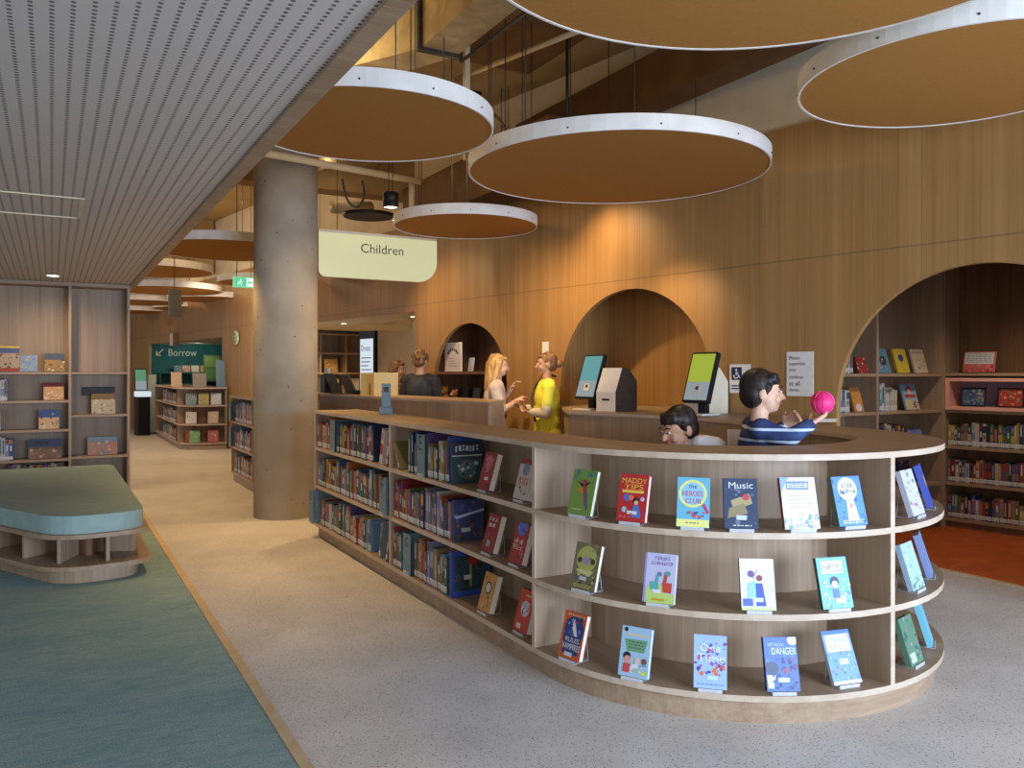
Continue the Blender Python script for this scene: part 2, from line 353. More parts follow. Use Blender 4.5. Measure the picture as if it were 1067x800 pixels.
ARCH = [(6.756, 8.149, 1.26), (4.09, 5.91, 1.236), (1.18, 3.03, 1.15)]   # s0, s1, spring height
OPEN = [(8.576, 13.82, 2.155), (15.30, 20.12, 2.06)]
TOPZ = 3.22
bk = {-3.0, 22.5}
for s0, s1, zs in ARCH:
    c, r = (s0+s1)/2, (s1-s0)/2
    for i in range(49): bk.add(c - r*math.cos(PI*i/48))
for s0, s1, z in OPEN: bk |= {s0, s1}
bk = sorted(bk)
def low(s, side):
    for s0, s1, zs in ARCH:
        if s0 - 1e-6 <= s <= s1 + 1e-6:
            if (abs(s-s0) < 1e-6 and side < 0) or (abs(s-s1) < 1e-6 and side > 0): return 0
            c, r = (s0+s1)/2, (s1-s0)/2; return zs + math.sqrt(max(0, r*r - (s-c)**2))
    for s0, s1, z in OPEN:
        if s0 - 1e-6 <= s <= s1 + 1e-6:
            if (abs(s-s0) < 1e-6 and side < 0) or (abs(s-s1) < 1e-6 and side > 0): return 0
            return z
    return 0
b = MB(); T = .05; wm = M['wall']
for a, c in zip(bk[:-1], bk[1:]):
    if c - a < 1e-6: continue
    z0, z1 = low(a, 1), low(c, -1)
    b.quad((c, 0, z1), (a, 0, z0), (a, 0, TOPZ), (c, 0, TOPZ), wm)
    b.quad((a, -T, z0), (c, -T, z1), (c, -T, TOPZ), (a, -T, TOPZ), wm)
    b.quad((a, 0, TOPZ), (a, -T, TOPZ), (c, -T, TOPZ), (c, 0, TOPZ), wm)
    if z0 > 0 or z1 > 0: b.quad((a, 0, z0), (c, 0, z1), (c, -T, z1), (a, -T, z0), wm)
for s0, s1, z in ARCH + OPEN:
    b.quad((s0, 0, 0), (s0, 0, z), (s0, -T, z), (s0, -T, 0), wm); b.quad((s1, 0, z), (s1, 0, 0), (s1, -T, 0), (s1, -T, z), wm)
struct(b.build('wall_right', loc=NW*WALL, rot=(0, 0, WROT)))
def wallbox(name, s0, s1, t0, t1, z0, z1, m):
    b = MB(); b.box(s0, -t1, z0, s1, -t0, z1, m); return struct(b.build(name, loc=NW*WALL, rot=(0, 0, WROT)))
wallbox('wall_upper', -3, 22.5, .03, .09, TOPZ, 4.3, M['cream'])
def niche(k, s0, s1, depth, ztop, m):
    g = .02
    wallbox('wall_niche_far_%d' % k, s1, s1+g, T, depth, 0, ztop, m)
    wallbox('wall_niche_near_%d' % k, s0-g, s0, T, depth, 0, ztop, m)
    wallbox('wall_niche_back_%d' % k, s0-g, s1+g, depth, depth+.03, 0, ztop, m)
    wallbox('ceiling_niche_%d' % k, s0-g, s1+g, T, depth, ztop, ztop+.03, m)
niche(1, 6.70, 8.20, .62, 2.05, M['shaded_oak'])
niche(2, 4.06, 5.94, .70, 2.30, M['wall'])
# the reading nook behind the third arch
b = MB(); b.box(4.87, 4.86, 0, 8.75, 4.92, 2.6, M['shaded_oak']); struct(b.build('wall_nook_far'))
b = MB(); b.box(5.5, .78, 0, 9.0, .84, 2.6, M['shaded_oak']); struct(b.build('wall_nook_near'))  # unseen side wall, added to keep outside light from brightening the nook
wallbox('wall_nook_back', .2, 3.3, 2.95, 3.0, 0, 2.6, M['shaded_oak'])
flat('ceiling_nook', [(4.86, 4.92), (5.45, .78), (9, .78), (8.75, 4.92)], 2.6, 2.66, M['shaded_oak'])
# side room behind the long opening
wallbox('wall_room_back', 8.5, 14.2, 2.2, 2.25, 0, 2.4, M['cream'])
wallbox('wall_room_near', 8.47, 8.53, T, 2.2, 0, 2.4, M['wall'])
wallbox('wall_room_far', 13.82, 13.9, T, 2.2, 0, 2.4, M['pale_oak'])
wallbox('ceiling_room', 8.47, 13.9, T, 2.25, 2.155, 2.22, M['cream'])
# borrow alcove at the far end
YA = 20.75
b = MB(); b.box(2.02, YA, 0, 4.6, YA+.05, 2.6, M['tealwall']); struct(b.build('wall_alcove_back'))
b = MB(); b.box(4.55, 15.0, 0, 4.6, YA, 2.6, M['tealwall']); struct(b.build('wall_alcove_side'))
wallbox('wall_alcove_near', 15.22, 15.3, T, 1.6, 0, 2.2, M['trim'])
wallbox('ceiling_alcove', 15.2, 20.2, T, 2.6, 2.07, 2.12, M['cream'])
b = MB(); b.box(-2, 22.9, 0, 1.7, 23, 4.3, M['pale_oak']); struct(b.build('wall_far'))
b = MB(); b.box(.83, -3.06, 2.35, 6.2, -3, 4.3, M['cream']); struct(b.build('wall_daylight_stop'))  # unseen wall added behind the viewer to keep daylight off the upper wall
# column
b = MB(); b.lathe([(.305, 0), (.305, 4.3)], M['concrete'], 64)
struct(b.build('column', loc=(2.005, 8.08, 0)))

# ---------------------------------------------------------------- acoustic discs
def disc(cx, cy, r, z, label, n=72, th=.092, wires=3, screws=True):
    b = MB()
    b.lathe([(r-.012, 0), (0, 0)], M['disc_face'], n, smooth=False, caps=False)
    b.lathe([(r-.012, 0), (r-.012, -.004), (r, -.004), (r, th), (0, th)], M['white'], n, smooth=False, caps=False)
    o = b.build('acoustic_disc', loc=(cx, cy, z)); tag(o, label, 'ceiling disc', 'round acoustic discs hung below the ceiling')
    for k in range(wires):
        a = 2*PI*k/wires + cx*3; w = MB()
        w.tube([(r*.72*math.cos(a), r*.72*math.sin(a), th), (r*.72*math.cos(a), r*.72*math.sin(a), 4.3-z)], .0035, M['dark_grey'], 5)
        w.build('suspension_wire', parent=o)
    if screws:
        for k in range(12):
            a = 2*PI*k/12 + .13; w = MB()
            w.ball((r*math.cos(a), r*math.sin(a), th*.35), .006, M['dark_grey'], 8, 5); w.build('screw', parent=o)
    return o
DZ = 2.82
disc(3.50, 4.69, 1.055, DZ, 'biggest fully visible white-rimmed tan disc, hung above the kiosk counter')
disc(1.605, 4.56, .735, DZ, 'white-rimmed tan disc tucked against the perforated ceiling edge above the column')
disc(3.52, 7.16, .70, DZ, 'small white-rimmed tan disc hanging beside the sign that reads Children')
disc(3.861, 2.40, .745, DZ, 'white-rimmed tan disc in the upper corner above the nook arch')
disc(1.998, 1.767, 1.068, DZ, 'large tan disc overhead, cut off by the top edge of the view')
FARD = [(238, 9.4, .87, 'far tan disc just behind the top of the concrete column'),
        (160, 11.3, .78, 'far tan disc with a brightly lit rim, second row beyond the ceiling edge'),
        (276, 12.6, .70, 'far tan disc above the green exit sign'),
        (176, 13.7, .84, 'far tan disc over the hanging blade sign'),
        (222, 15.4, .80, 'far tan disc above the curved island bookcase'),
        (150, 16.0, .72, 'far tan disc beside the ceiling edge, over the corridor'),
        (200, 17.6, .78, 'far tan disc in front of the borrow alcove'),
        (146, 18.6, .78, 'most distant tan disc by the corridor end'),
        (346, 11.3, .50, 'little tan disc half hidden behind the sign that reads Children')]
far = []
for x_, d_, r_, l_ in FARD:
    q = at_d(x_, 300, d_); far.append((q.x, q.y, r_, 2.80 if d_ < 12 else 2.77, l_))
for a in far: disc(*a, n=48, screws=False)

# ---------------------------------------------------------------- services in the ceiling void
def service(name, label, cat, fn, group=None):
    b = MB(); fn(b); return tag(b.build(name), label, cat, group)
t = empty('air_duct', (2.21, 4.0, 3.5), 0, 'square galvanised air duct running above the discs with bolted flange', 'duct')
b = MB(); b.box(-.13, -6, 0, .13, .86, .36, M['galv']); b.build('duct_run', t)
b = MB(); b.box(-.155, .86, -.025, .155, .90, .385, M['dark_grey']); b.build('flange', t)
b = MB(); b.add([(-.13, .9, 0), (.13, .9, 0), (.13, .9, .36), (-.13, .9, .36), (-.42, 1.9, .12), (-.05, 1.9, .12), (-.05, 1.9, .42), (-.42, 1.9, .42)],
      [(0, 1, 5, 4), (1, 2, 6, 5), (2, 3, 7, 6), (3, 0, 4, 7), (4, 5, 6, 7)], M['galv']); b.build('duct_taper', t)
service('cable_conduit', 'black conduit clipped along the side of the air duct', 'conduit', lambda b: b.tube([(2.375, -2, 3.47), (2.375, 4.9, 3.47)], .012, M['black'], 8))
service('ceiling_beam', 'long brown boxed beam beside the dark pipe above the wall', 'beam', lambda b: b.box(4.25, -2.5, 3.62, 4.53, 12, 4.0, M['brown_beam']))
service('ceiling_beam', 'deep brown boxed duct hard against the cream upper wall', 'beam', lambda b: b.box(3.72, 5.95, 3.16, 4.12, 9.3, 3.62, M['brown_beam']))
service('ceiling_beam', 'deep tan downstand beam crossing the ceiling behind the big disc', 'beam', lambda b: b.box(1.0, 9.4, 3.55, 4.3, 9.7, 4.3, M['slab']))
service('ceiling_beam', 'far downstand beam crossing beyond the column', 'beam', lambda b: b.box(-1.5, 16.4, 3.3, 2.7, 16.7, 4.3, M['slab']))
service('drain_pipe', 'fat dark green pipe running between the brown beams', 'pipe', lambda b: b.tube([(4.62, -2.5, 4.1), (4.62, 4.6, 4.1)], .09, M['dark_green'], 16))
service('duct_access_panel', 'dark square access panel on the ceiling beyond the duct', 'panel', lambda b: b.box(2.72, 5.55, 4.2, 3.9, 6.6, 4.298, M['brown_beam']))
service('duct_access_panel', 'dark triangular-looking vent mouth behind the column disc', 'panel', lambda b: b.box(2.6, 6.2, 3.72, 3.2, 6.75, 3.8, M['black']))
service('ceiling_grille', 'round black ceiling grille above the sign that reads Children', 'grille', lambda b: b.lathe([(.26, 0), (.28, .03), (0, .05)], M['black'], 24, T=Matrix.Translation((2.93, 8.3, 3.05)).to_4x4()))
service('sprinkler_pipe', 'pale straight pipe slung level in front of the beam', 'pipe', lambda b: b.tube([(1.2, 7.50, 3.40), (3.3, 7.76, 3.36)], .035, M['cream'], 12))
service('sprinkler_pipe', 'pale upright drop pipe joining the level pipe', 'pipe', lambda b: b.tube([(3.23, 7.83, 3.37), (3.23, 7.83, 2.95)], .03, M['cream'], 12))
service('flexible_duct', 'fat foil duct sloping down above the pendant lamp', 'duct', lambda b: b.tube([(3.3, 9.2, 3.9), (2.6, 8.9, 3.75), (2.2, 8.6, 3.5)], .10, M['galv'], 16))
service('flexible_duct', 'second foil duct stub beneath the beam by the pendant lamp', 'duct', lambda b: b.tube([(3.2, 9.0, 3.3), (2.7, 8.8, 3.22)], .07, M['galv'], 16))
service('cable_loop', 'brown loop of cable hanging over the big disc', 'cable', lambda b: b.tube([(3.02 + .2*math.cos(PI*k/12), 5.72, 3.1 + .36*math.sin(PI*k/12)) for k in range(13)], .014, M['brown_beam'], 8))
service('cable_loop', 'grey cable hanging in a loop beside the concrete column', 'cable', lambda b: b.tube(spline([(2.55, 8.0, 3.35), (2.6, 8.0, 3.15), (2.7, 8.0, 3.08), (2.78, 8.0, 3.2), (2.76, 8.0, 3.36)], 5), .012, M['dark_grey'], 8))
service('cable_tray', 'pale cable tray running along the void above the column', 'tray', lambda b: (b.box(.88, 3, 3.95, 1.06, 8, 3.96, M['galv']), b.box(.88, 3, 3.95, .89, 8, 4.02, M['galv']), b.box(1.05, 3, 3.95, 1.06, 8, 4.02, M['galv'])))
service('pipe_rail', 'thin pale rail crossing under the slab near the large overhead disc', 'rail', lambda b: b.tube([(2.5, 4.2, 3.9), (4.3, 3.9, 3.9)], .022, M['cream'], 10))
service('pipe_rail', 'thin pale rail branching back from the crossing rail', 'rail', lambda b: b.tube([(3.6, 4.06, 3.9), (3.0, 6.3, 3.9)], .022, M['cream'], 10))
service('support_strut', 'pale upright strut dropping beside the air duct', 'strut', lambda b: b.box(2.70, 5.5, 3.0, 2.74, 5.54, 4.3, M['cream']))
service('support_strut', 'thin black upright hanger behind the big disc', 'strut', lambda b: b.tube([(3.35, 5.1, 2.92), (3.35, 5.1, 4.3)], .012, M['black'], 8))
RODS = [(3.5 + .92*math.cos(a), 4.69 + .92*math.sin(a)) for a in (.55, 1.0, 1.35, 1.75, 2.1, 2.5, 2.9, 3.4)] + [(3.52 + .5*math.cos(a), 7.16 + .5*math.sin(a)) for a in (.3, 2.2, 4.0)] + [(1.605 + .55*math.cos(a), 4.56 + .55*math.sin(a)) for a in (.2, .9, 1.6)]
for k, (x, y) in enumerate(RODS):
    service('hanger_rod', '%s thin dark hanger rod counted across the tops of the near discs' % ordinal(k+1), 'rod', lambda b: b.tube([(x, y, 2.914), (x, y, 4.298)], .0045, M['dark_grey'], 5), 'hanger rods in the ceiling void')

# ---------------------------------------------------------------- signs and lights overhead
L = at_Y(332, 238, 8.2); R_ = at_Y(455, 249, 8.2); zb = 2.38
w = R_.x - L.x; hgt = L.z - zb
t = empty('hanging_sign', (L.x, 8.2, zb), 0, 'glowing pale hanging sign board that reads Children, beside the column', 'sign')
def rr(w, h, rbl, rbr, rt=.005):
    p = [(rbl - rbl*math.cos(a), rbl - rbl*math.sin(a)) for a in [PI/2*k/8 for k in range(9)]]
    p += [(w - rbr + rbr*math.sin(a), rbr - rbr*math.cos(a)) for a in [PI/2*k/10 for k in range(11)]]
    return p + [(w, h), (0, h)]
T_ = Matrix.Rotation(PI/2, 4, 'X')
b = MB(); b.prism([(x, z) for x, z in rr(w, hgt, .07, .22)], -.05, 0, M['cream'], T=T_); b.build('sign_box', t)
b = MB(); b.prism([(x, z) for x, z in rr(w, hgt - .03, .07, .22)], 0, .006, M['litsign'], T=T_); b.build('sign_face', t)
b = MB(); b.text('Children', w*.52, hgt*.66, w*.36, M['dark_grey'], y=-.008); b.build('lettering', t)
for x in (.2, w-.2):
    b = MB(); b.tube([(x, .02, hgt), (x, .02, 4.3-zb)], .004, M['dark_grey'], 5); b.build('suspension_wire', t)

t = empty('pendant_can_light', (2.875, 7.5, 3.0), 0, 'black cylindrical pendant can light on thin cords above the children sign', 'pendant light')
b = MB(); b.lathe([(.066, .004), (.075, 0), (.078, .14), (.07, .15), (0, .152)], M['black'], 28, caps=False); b.build('lamp_shade', t)
b = MB(); b.lathe([(.066, .012), (0, .012)], M['lamp'], 28, caps=False); b.build('lamp_lens', t)
for s in (-.02, .02):
    b = MB(); b.tube([(s, 0, .15), (s, 0, 1.3)], .004, M['black'], 5); b.build('cord', t)

p = at_Y(243, 300, 12.0); t = empty('exit_sign', (p.x, 12.0, 2.61), 0, 'green running-man exit sign hanging before the concrete column', 'sign')
b = MB(); b.box(0, 0, 0, .30, .03, .15, M['exit']); b.box(.01, -.002, .012, .29, 0, .138, M['exit_white']); b.box(.012, -.004, .014, .18, -.002, .136, M['exit']); b.build('sign_box', t)
b = MB(); b.ball((.10, -.006, .108), (.012, .003, .012), M['exit_white'], 10, 6)
for q in ([(.10, .092), (.09, .06)], [(.09, .06), (.112, .045), (.108, .022)], [(.09, .06), (.07, .045), (.05, .05)], [(.10, .085), (.122, .075), (.13, .088)], [(.10, .085), (.075, .082), (.068, .065)]):
    b.tube([(x, -.006, z) for x, z in q], .006, M['exit_white'], 6)
b.build('running_figure', t)
b = MB(); b.add([(.2, -.005, .075), (.225, -.005, .10), (.225, -.005, .05)], [(0, 2, 1)], M['exit']); b.box(.225, -.006, .066, .265, -.004, .084, M['exit']); b.build('arrow', t)
for s in (.05, .25):
    b = MB(); b.tube([(s, .015, .15), (s, .015, 1.69)], .004, M['dark_grey'], 5); b.build('suspension_wire', t)

p = at_Y(176, 330, 11.2); t = empty('blade_sign', (p.x, 11.2, p.z), .5, 'olive grey hanging blade sign seen edgewise over the walkway', 'sign')
b = MB(); b.rbox(0, -.02, 0, .17, .02, .36, col(128, 122, 98), .008); b.build('sign_panel', t)
b = MB(); b.tube([(.08, 0, .36), (.08, 0, 1.4)], .005, M['dark_grey'], 5); b.build('suspension_wire', t)
p = at_W(181, 360, 5.36); t = empty('wall_speaker', p, WROT + PI, 'small pale box fixed over the borrow opening', 'speaker')
b = MB(); b.rbox(-.1, -.06, 0, .1, .06, .26, M['cream'], .01); b.build('case', t); b = MB(); b.box(.1, -.05, .0, .2, .06, .26, M['shaded_oak']); b.build('side_bracket', t)
p = at_W(246, 352, 5.38); t = empty('round_sign', p, WROT + PI, 'round pale green sign on the wall by the far opening', 'sign')
RX = Matrix.Rotation(PI/2, 4, 'X')
b = MB(); b.lathe([(.13, 0), (.13, .015), (0, .016)], col(206, 214, 160), 32, T=RX); b.build('sign_plate', t)
b = MB(); b.lathe([(.085, .017), (.085, .018), (.06, .018), (.06, .017)], col(96, 150, 110), 32, T=RX, caps=False)
b.box(-.045, -.02, -.01, .045, -.0165, .01, col(96, 150, 110)); b.build('emblem', t)
def downlight(loc, label, r=.05):
    t = empty('recessed_downlight', loc, 0, label, 'downlight')
    b = MB(); b.lathe([(r*1.25, 0), (r*1.25, -.006), (r, -.006), (r, 0)], M['white'], 24, caps=False); b.build('rim', t)
    b = MB(); b.lathe([(r, -.002), (0, -.002)], M['lamp'], 24, caps=False); b.build('lens', t)
p = at_z(55, 287, 2.43); downlight(p, 'recessed downlight in the white perforated ceiling over the bookcase', .06)
p = wpt(9.4, WALL+.5, 2.155); downlight(p, 'recessed downlight in the soffit of the side room, beside the arch')
p = wpt(11.4, WALL+.5, 2.155); downlight(p, 'recessed downlight in the soffit of the side room, beside the concrete column')
# notices on the wall
def notice(x, y, w, h, name, label, fn):
    p = at_W(x, y, WALL-.004); t = empty(name, p, WROT + PI, label, 'notice')
    b = MB(); b.box(-w/2, -.003, -h/2, w/2, .003, h/2, M['white']); b.build('paper', t)
    b = MB(); fn(b); b.build('print', t)
def n1(b):
    dk = col(66, 68, 74)
    for k, s in enumerate(('Please', 'supervise', 'your', 'children', 'at all', 'times.')):
        b.text(s, -.085, .115 - .045*k, None, dk, y=-.005, height=None, align='L') if False else b.text(s, -.085, .118-.047*k, len(s)*.0145, dk, y=-.005, align='L')
notice(833.5, 389.5, .215, .325, 'paper_notice', 'white paper notice with six short lines of text beside the nook arch', n1)
def n2(b):
    nv = col(36, 44, 84)
    b.box(-.075, -.005, -.01, .02, -.0035, .09, nv)
    wt = M['white']; b.ball((-.03, -.007, .068), (.009, .002, .009), wt, 10, 6)
    for q in ([(-.03, .055), (-.03, .03), (-.01, .03), (.0, .008)], [(-.05, .03), (-.05, .01), (-.03, .002), (-.015, .012)], [(-.03, .045), (-.01, .045)]):
        b.tube([(x, -.007, z) for x, z in q], .004, wt, 6)
    for k in range(2): b.box(-.075, -.005, -.06-.022*k, .03 - .02*k, -.0035, -.05-.022*k, nv)
notice(771, 394.5, .19, .225, 'access_notice', 'white notice with a navy square pictogram beside the lime screen kiosk', n2)
p = at_W(568.3, 362.5, WALL-.012); t = empty('wall_switch', p, WROT + PI, 'small white wall switch plate between the two arches', 'switch')
b = MB(); b.rbox(-.04, -.01, -.06, .04, .012, .06, M['white'], .004); b.build('plate', t)
b = MB(); b.rbox(-.012, -.016, -.02, .012, -.008, .02, M['cream'], .003); b.build('rocker', t)
# ================================================================ THE ROUND-ENDED DESK
DC = (3.03, 3.22); RO = 1.08; YE = 6.9
def edge(o, a1=0.0, ye=YE, n=36):           # outline offset inwards by o: far end of the straight run, round the front to angle a1
    return [(DC[0]-RO+o, ye)] + arc(DC[0], DC[1], RO-o, 180, 360+a1, n)
def ring(o0, o1, a1=0.0, ye=YE): return edge(o0, a1, ye) + edge(o1, a1, ye)[::-1]
desk = empty('reading_desk', (1.95, 5.0, 0), 0, 'long oak desk with a round end and three open book shelves', 'desk')
def dpart(b, name): o = b.build(name, desk); o.location = (-1.95, -5.0, 0); return o
inner = spline([(3.73, 3.22), (3.82, 3.45), (3.93, 3.72), (4.03, 4.2), (4.0, 4.66), (3.75, 5.70)], 8)
well = [(2.33, YE)] + [(2.33, 3.22)] + arc(DC[0], DC[1], .70, 180, 360, 40)[1:] + inner[1:]
def wl(s, t, z=0): q = wpt(s, WALL + t, z); return (q.x, q.y)
outer = edge(0) + spline([(4.11, 3.22), (4.16, 3.42), (4.30, 3.68), (4.55, 3.9), wl(3.02, -.012)], 6)[1:] + [wl(4.075, -.012), wl(4.075, .68), wl(5.92, .68), wl(5.92, -.012)]
b = MB(); b.prism(outer + [(well[-1][0], well[-1][1])] + well[::-1][1:], 1.052, 1.077, M['oakh'], M['edge'])
dpart(b, 'countertop')
for z in (.097, .419, .741):
    b = MB(); b.prism(ring(.004, .345, 40), z, z+.025, M['oakh'], M['edge']); dpart(b, 'shelf_board')
b = MB(); b.prism(ring(.04, .30, 40), 0, .097, M['oakx']); dpart(b, 'plinth')
b = MB(); b.prism(ring(.325, .345, 40), .122, 1.052, M['oakv']); dpart(b, 'back_panel')
# inside lining of the well
lin = well; off = []
for i, p in enumerate(lin):
    a = Vector(lin[max(i-1, 0)]); c = Vector(lin[min(i+1, len(lin)-1)]); d = (c-a).normalized(); nn = Vector((d.y, -d.x))
    off.append((p[0] + nn.x*.03, p[1] + nn.y*.03))
off2 = []
for i, p in enumerate(lin):
    a = Vector(lin[max(i-1, 0)]); c = Vector(lin[min(i+1, len(lin)-1)]); d = (c-a).normalized(); nn = Vector((d.y, -d.x))
    off2.append((p[0] + nn.x*.012, p[1] + nn.y*.012))
b = MB(); b.prism(off2 + off[::-1], 0, 1.052, M['oakv']); dpart(b, 'well_lining')
b = MB(); q0, q1 = wl(5.90, .0), wl(5.90, .66)
b.prism([(3.765, 5.69), (3.775, 5.67), (q0[0], q0[1]-.03), q0], 0, 1.052, M['oakv']); dpart(b, 'end_panel')
# uprights: boards standing between the shelves, one mesh per upright
def upright(poly):
    b = MB()
    for z0, z1 in ((.122, .419), (.444, .741), (.766, 1.052)): b.prism(poly, z0, z1, M['oakv'], M['oakv'])
    return dpart(b, 'upright')
for y in (YE-.013, 5.116, 3.26): upright([(1.957, y-.0125), (2.275, y-.0125), (2.275, y+.0125), (1.957, y+.0125)])
for a in (-91.5, -8):
    ca, sa = math.cos(math.radians(a)), math.sin(math.radians(a)); h = .0125
    upright([(DC[0] + r*ca - k*h*sa, DC[1] + r*sa + k*h*ca) for r, k in ((RO-.345+.02, -1), (RO-.007, -1), (RO-.007, 1), (RO-.345+.02, 1))])
# pale edge strip on the front of the uprights that face the room
for a in (-91.5,):
    ca, sa = math.cos(math.radians(a)), math.sin(math.radians(a)); b = MB()
    for z0, z1 in ((.122, .419), (.444, .741), (.766, 1.052)):
        b.prism([(DC[0] + r*ca - k*.0126*sa, DC[1] + r*sa + k*.0126*ca) for r, k in ((RO-.008, -1), (RO-.004, -1), (RO-.004, 1), (RO-.008, 1))], z0, z1, M['edge'])
    dpart(b, 'upright_edging')
for y in (YE-.013, 5.116, 3.26):
    b = MB()
    for z0, z1 in ((.122, .419), (.444, .741), (.766, 1.052)): b.box(1.953, y-.0126, z0, 1.957, y+.0126, z1, M['edge'])
    dpart(b, 'upright_edging')

# the straight staff counter inside
p0, p1 = Vector((3.20, 6.08, 0)), Vector((2.78, 9.6, 0)); dv = (p1-p0).normalized(); nv_ = Vector((dv.y, -dv.x, 0))
sc_ = empty('staff_counter', p0, math.atan2(dv.y, dv.x), 'straight oak counter behind the long desk, with screens on it', 'counter')
Lc = (p1-p0).length
def sl(x0, x1, y0, y1): return [(x0 - y0*.95, y0), (x1, y0), (x1, y1), (x0 - y1*.95, y1)]
b = MB(); b.prism(sl(-.02, Lc, -.48, .012), 1.125, 1.15, M['oakx'], M['edge']); b.build('countertop', sc_)
b = MB(); b.box(0.62, -.03, 0, Lc, 0, 1.125, M['oakv']); b.build('front_panel', sc_)
b = MB(); b.box(0, -.03, 0, .615, 0, 1.125, M['pale_oak']); b.build('daylit_front_panel', sc_)  # near part of the one front face, daylight put into its colour
b = MB(); b.prism([(0, -.03), (.03, -.03), (.03+.45*.95-.03, -.45), (.45*.95-.03, -.45)], 0, 1.125, M['pale_oak']); b.build('end_panel', sc_)

# second shelf run beyond the column, same line
t = empty('low_bookcase', (2.03, 9.8, 0), 0, 'low three shelf oak bookcase behind the concrete column', 'bookcase'); 
def lowcase(t, x0, x1, y0, y1, h):
    b = MB(); b.box(x0-.02, y0-.02, h-.025, x1, y1+.02, h, M['oakh']); b.build('top_board', t)
    for k in range(3):
        z = .10 + k*(h-.125)/3; b = MB(); b.box(x0, y0, z, x1, y1, z+.022, M['oakh']); b.build('shelf_board', t)
    b = MB(); b.box(x0+.03, y0, 0, x1, y1, .1, M['oakx']); b.build('plinth', t)
    b = MB(); b.box(x1-.02, y0, .1, x1, y1, h-.025, M['shaded_oak']); b.build('back_panel', t)
    for y in (y0, (y0+y1)/2, y1-.025):
        b = MB(); b.box(x0+.004, y, .122, x1-.02, y+.025, h-.025, M['oakv']); b.build('upright', t)
lowcase(t, 0, .38, -1.3, 1.24, 1.10)

# the far island with a rounded corner
isl = empty('island_bookcase', (2.0, 15.6, 0), 0, 'far island bookcase with a rounded corner in front of the borrow alcove', 'bookcase')
def ip(o, r=.45): return [(o, 4.2)] + [(o, r)] + arc(r, r, r-o, 180, 270, 12)[1:] + [(.80, o)]
for z, h, m, o in ((0, .1, 'oakx', .04), (.1, .022, 'oakh', 0), (.44, .022, 'oakh', 0), (.78, .022, 'oakh', 0), (1.10, .03, 'oakh', -.03)):
    b = MB(); b.prism(ip(o) + [(.80, 4.2)], z, z+h, M[m], M['edge'] if m == 'oakh' else None); b.build({0: 'plinth', 1.10: 'top_board'}.get(z, 'shelf_board'), isl)
b = MB(); b.prism(ip(.27) + ip(.29)[::-1], .12, 1.10, M['shaded_oak']); b.build('back_panel', isl)
for q in ((0.005, .45, .28, .475), (.005, 4.15, .28, 4.175), (.774, .005, .80, .28)):
    b = MB(); b.box(q[0], q[1], .122, q[2], q[3], 1.10, M['oakv']); b.build('upright', isl)

# ================================================================ TALL BOOKCASES
def tallcase(t, w, h, depth, posts, rows, back='shaded_oak', top=True):
    """front plane at local y=0 facing -y; rows: list of (x0, x1, [shelf tops])"""
    for x in posts:
        b = MB(); b.box(x-.014, 0, 0, x+.014, depth, h, M['oakv']); b.build('upright', t)
    for x0, x1, zs in rows:
        for z in zs:
            b = MB(); b.box(x0, .004, z-.025, x1, depth, z, M['oakx'] ); b.build('shelf_board', t)
    b = MB(); b.box(0, depth, 0, w, depth+.02, h, M[back]); b.build('back_panel', t)
    if top: b = MB(); b.box(0, -.004, h-.04, w, depth, h, M['oakx']); b.build('top_board', t)
    b = MB(); b.box(.02, .02, 0, w-.02, .04, .06, M['shaded_oak']); b.build('plinth', t)
lb = empty('tall_bookcase', (-2.2, 10.56, 0), 0, 'tall oak bookcase under the perforated ceiling behind the teal bench', 'bookcase')
LX = -2.2
tallcase(lb, 3.0, 2.425, .32, [.014, 1.2, 2.38, 2.986], [(1.2, 2.38, (.09, .422, .755, 1.083, 1.405)), (.02, 1.2, (.09, .422, .755, 1.083, 1.405)), (2.38, 2.98, (.09, .436, .913, 1.406))], back='oakv')
na = empty('nook_side_bookcase', (5.0, 4.5, 0), 0, 'oak shelves on the far side of the nook, seen through the large arch', 'bookcase')
XA = at_Y(914.5, 400, 4.5).x
tallcase(na, 2.02, 2.55, .32, [.014, XA-5.0, 2.006], [(.02, XA-5.0, (.09, .41, .735, 1.065, 1.39)), (XA-5.0, 2.0, (.09, .41, .735, 1.065, 1.39))], back='oakv', top=False)
# back unit: aligned with the wall direction, facing the arch; local x runs towards the viewer (-DW)
o_ = wpt(3.30, 7.70, 0)
nb = empty('nook_back_bookcase', o_, WROT + PI, 'oak shelves across the back of the nook over the orange floor', 'bookcase')
tallcase(nb, 2.6, 2.55, .30, [.014, 1.3, 2.586], [(.02, 1.3, (.09, .413, .739, 1.065, 1.395)), (1.3, 2.58, (.09, .413, .739, 1.065, 1.395))], back='shaded_oak', top=False)

# ================================================================ BENCH
bench = empty('upholstered_bench', (0, 7.5, 0), 0, 'oak bench with a sloping-ended teal cushion and open cubbies on the carpet', 'bench')
def fillet(poly, rs, n=8):
    out = []; N = len(poly)
    for i in range(N):
        p = Vector(poly[i]); a = (Vector(poly[i-1]) - p); c = (Vector(poly[(i+1) % N]) - p); r = rs[i]
        if r == 0: out.append(tuple(p)); continue
        ang = a.angle(c); d = min(r/math.tan(ang/2), a.length*.45, c.length*.45); A, B = p + a.normalized()*d, p + c.normalized()*d
        for k in range(n+1):
            t = k/n; out.append(tuple((1-t)**2*A + 2*t*(1-t)*p + t*t*B))
    return out
def outset(poly, o):
    res = []; N = len(poly)
    for i in range(N):
        p = Vector(poly[i]); a = (p - Vector(poly[i-1])).normalized(); c = (Vector(poly[(i+1) % N]) - p).normalized()
        n1_, n2_ = Vector((a.y, -a.x)), Vector((c.y, -c.x)); m_ = (n1_+n2_).normalized(); k = o/max(.3, m_.dot(n1_)); res.append((p.x + m_.x*k, p.y + m_.y*k))
    return res
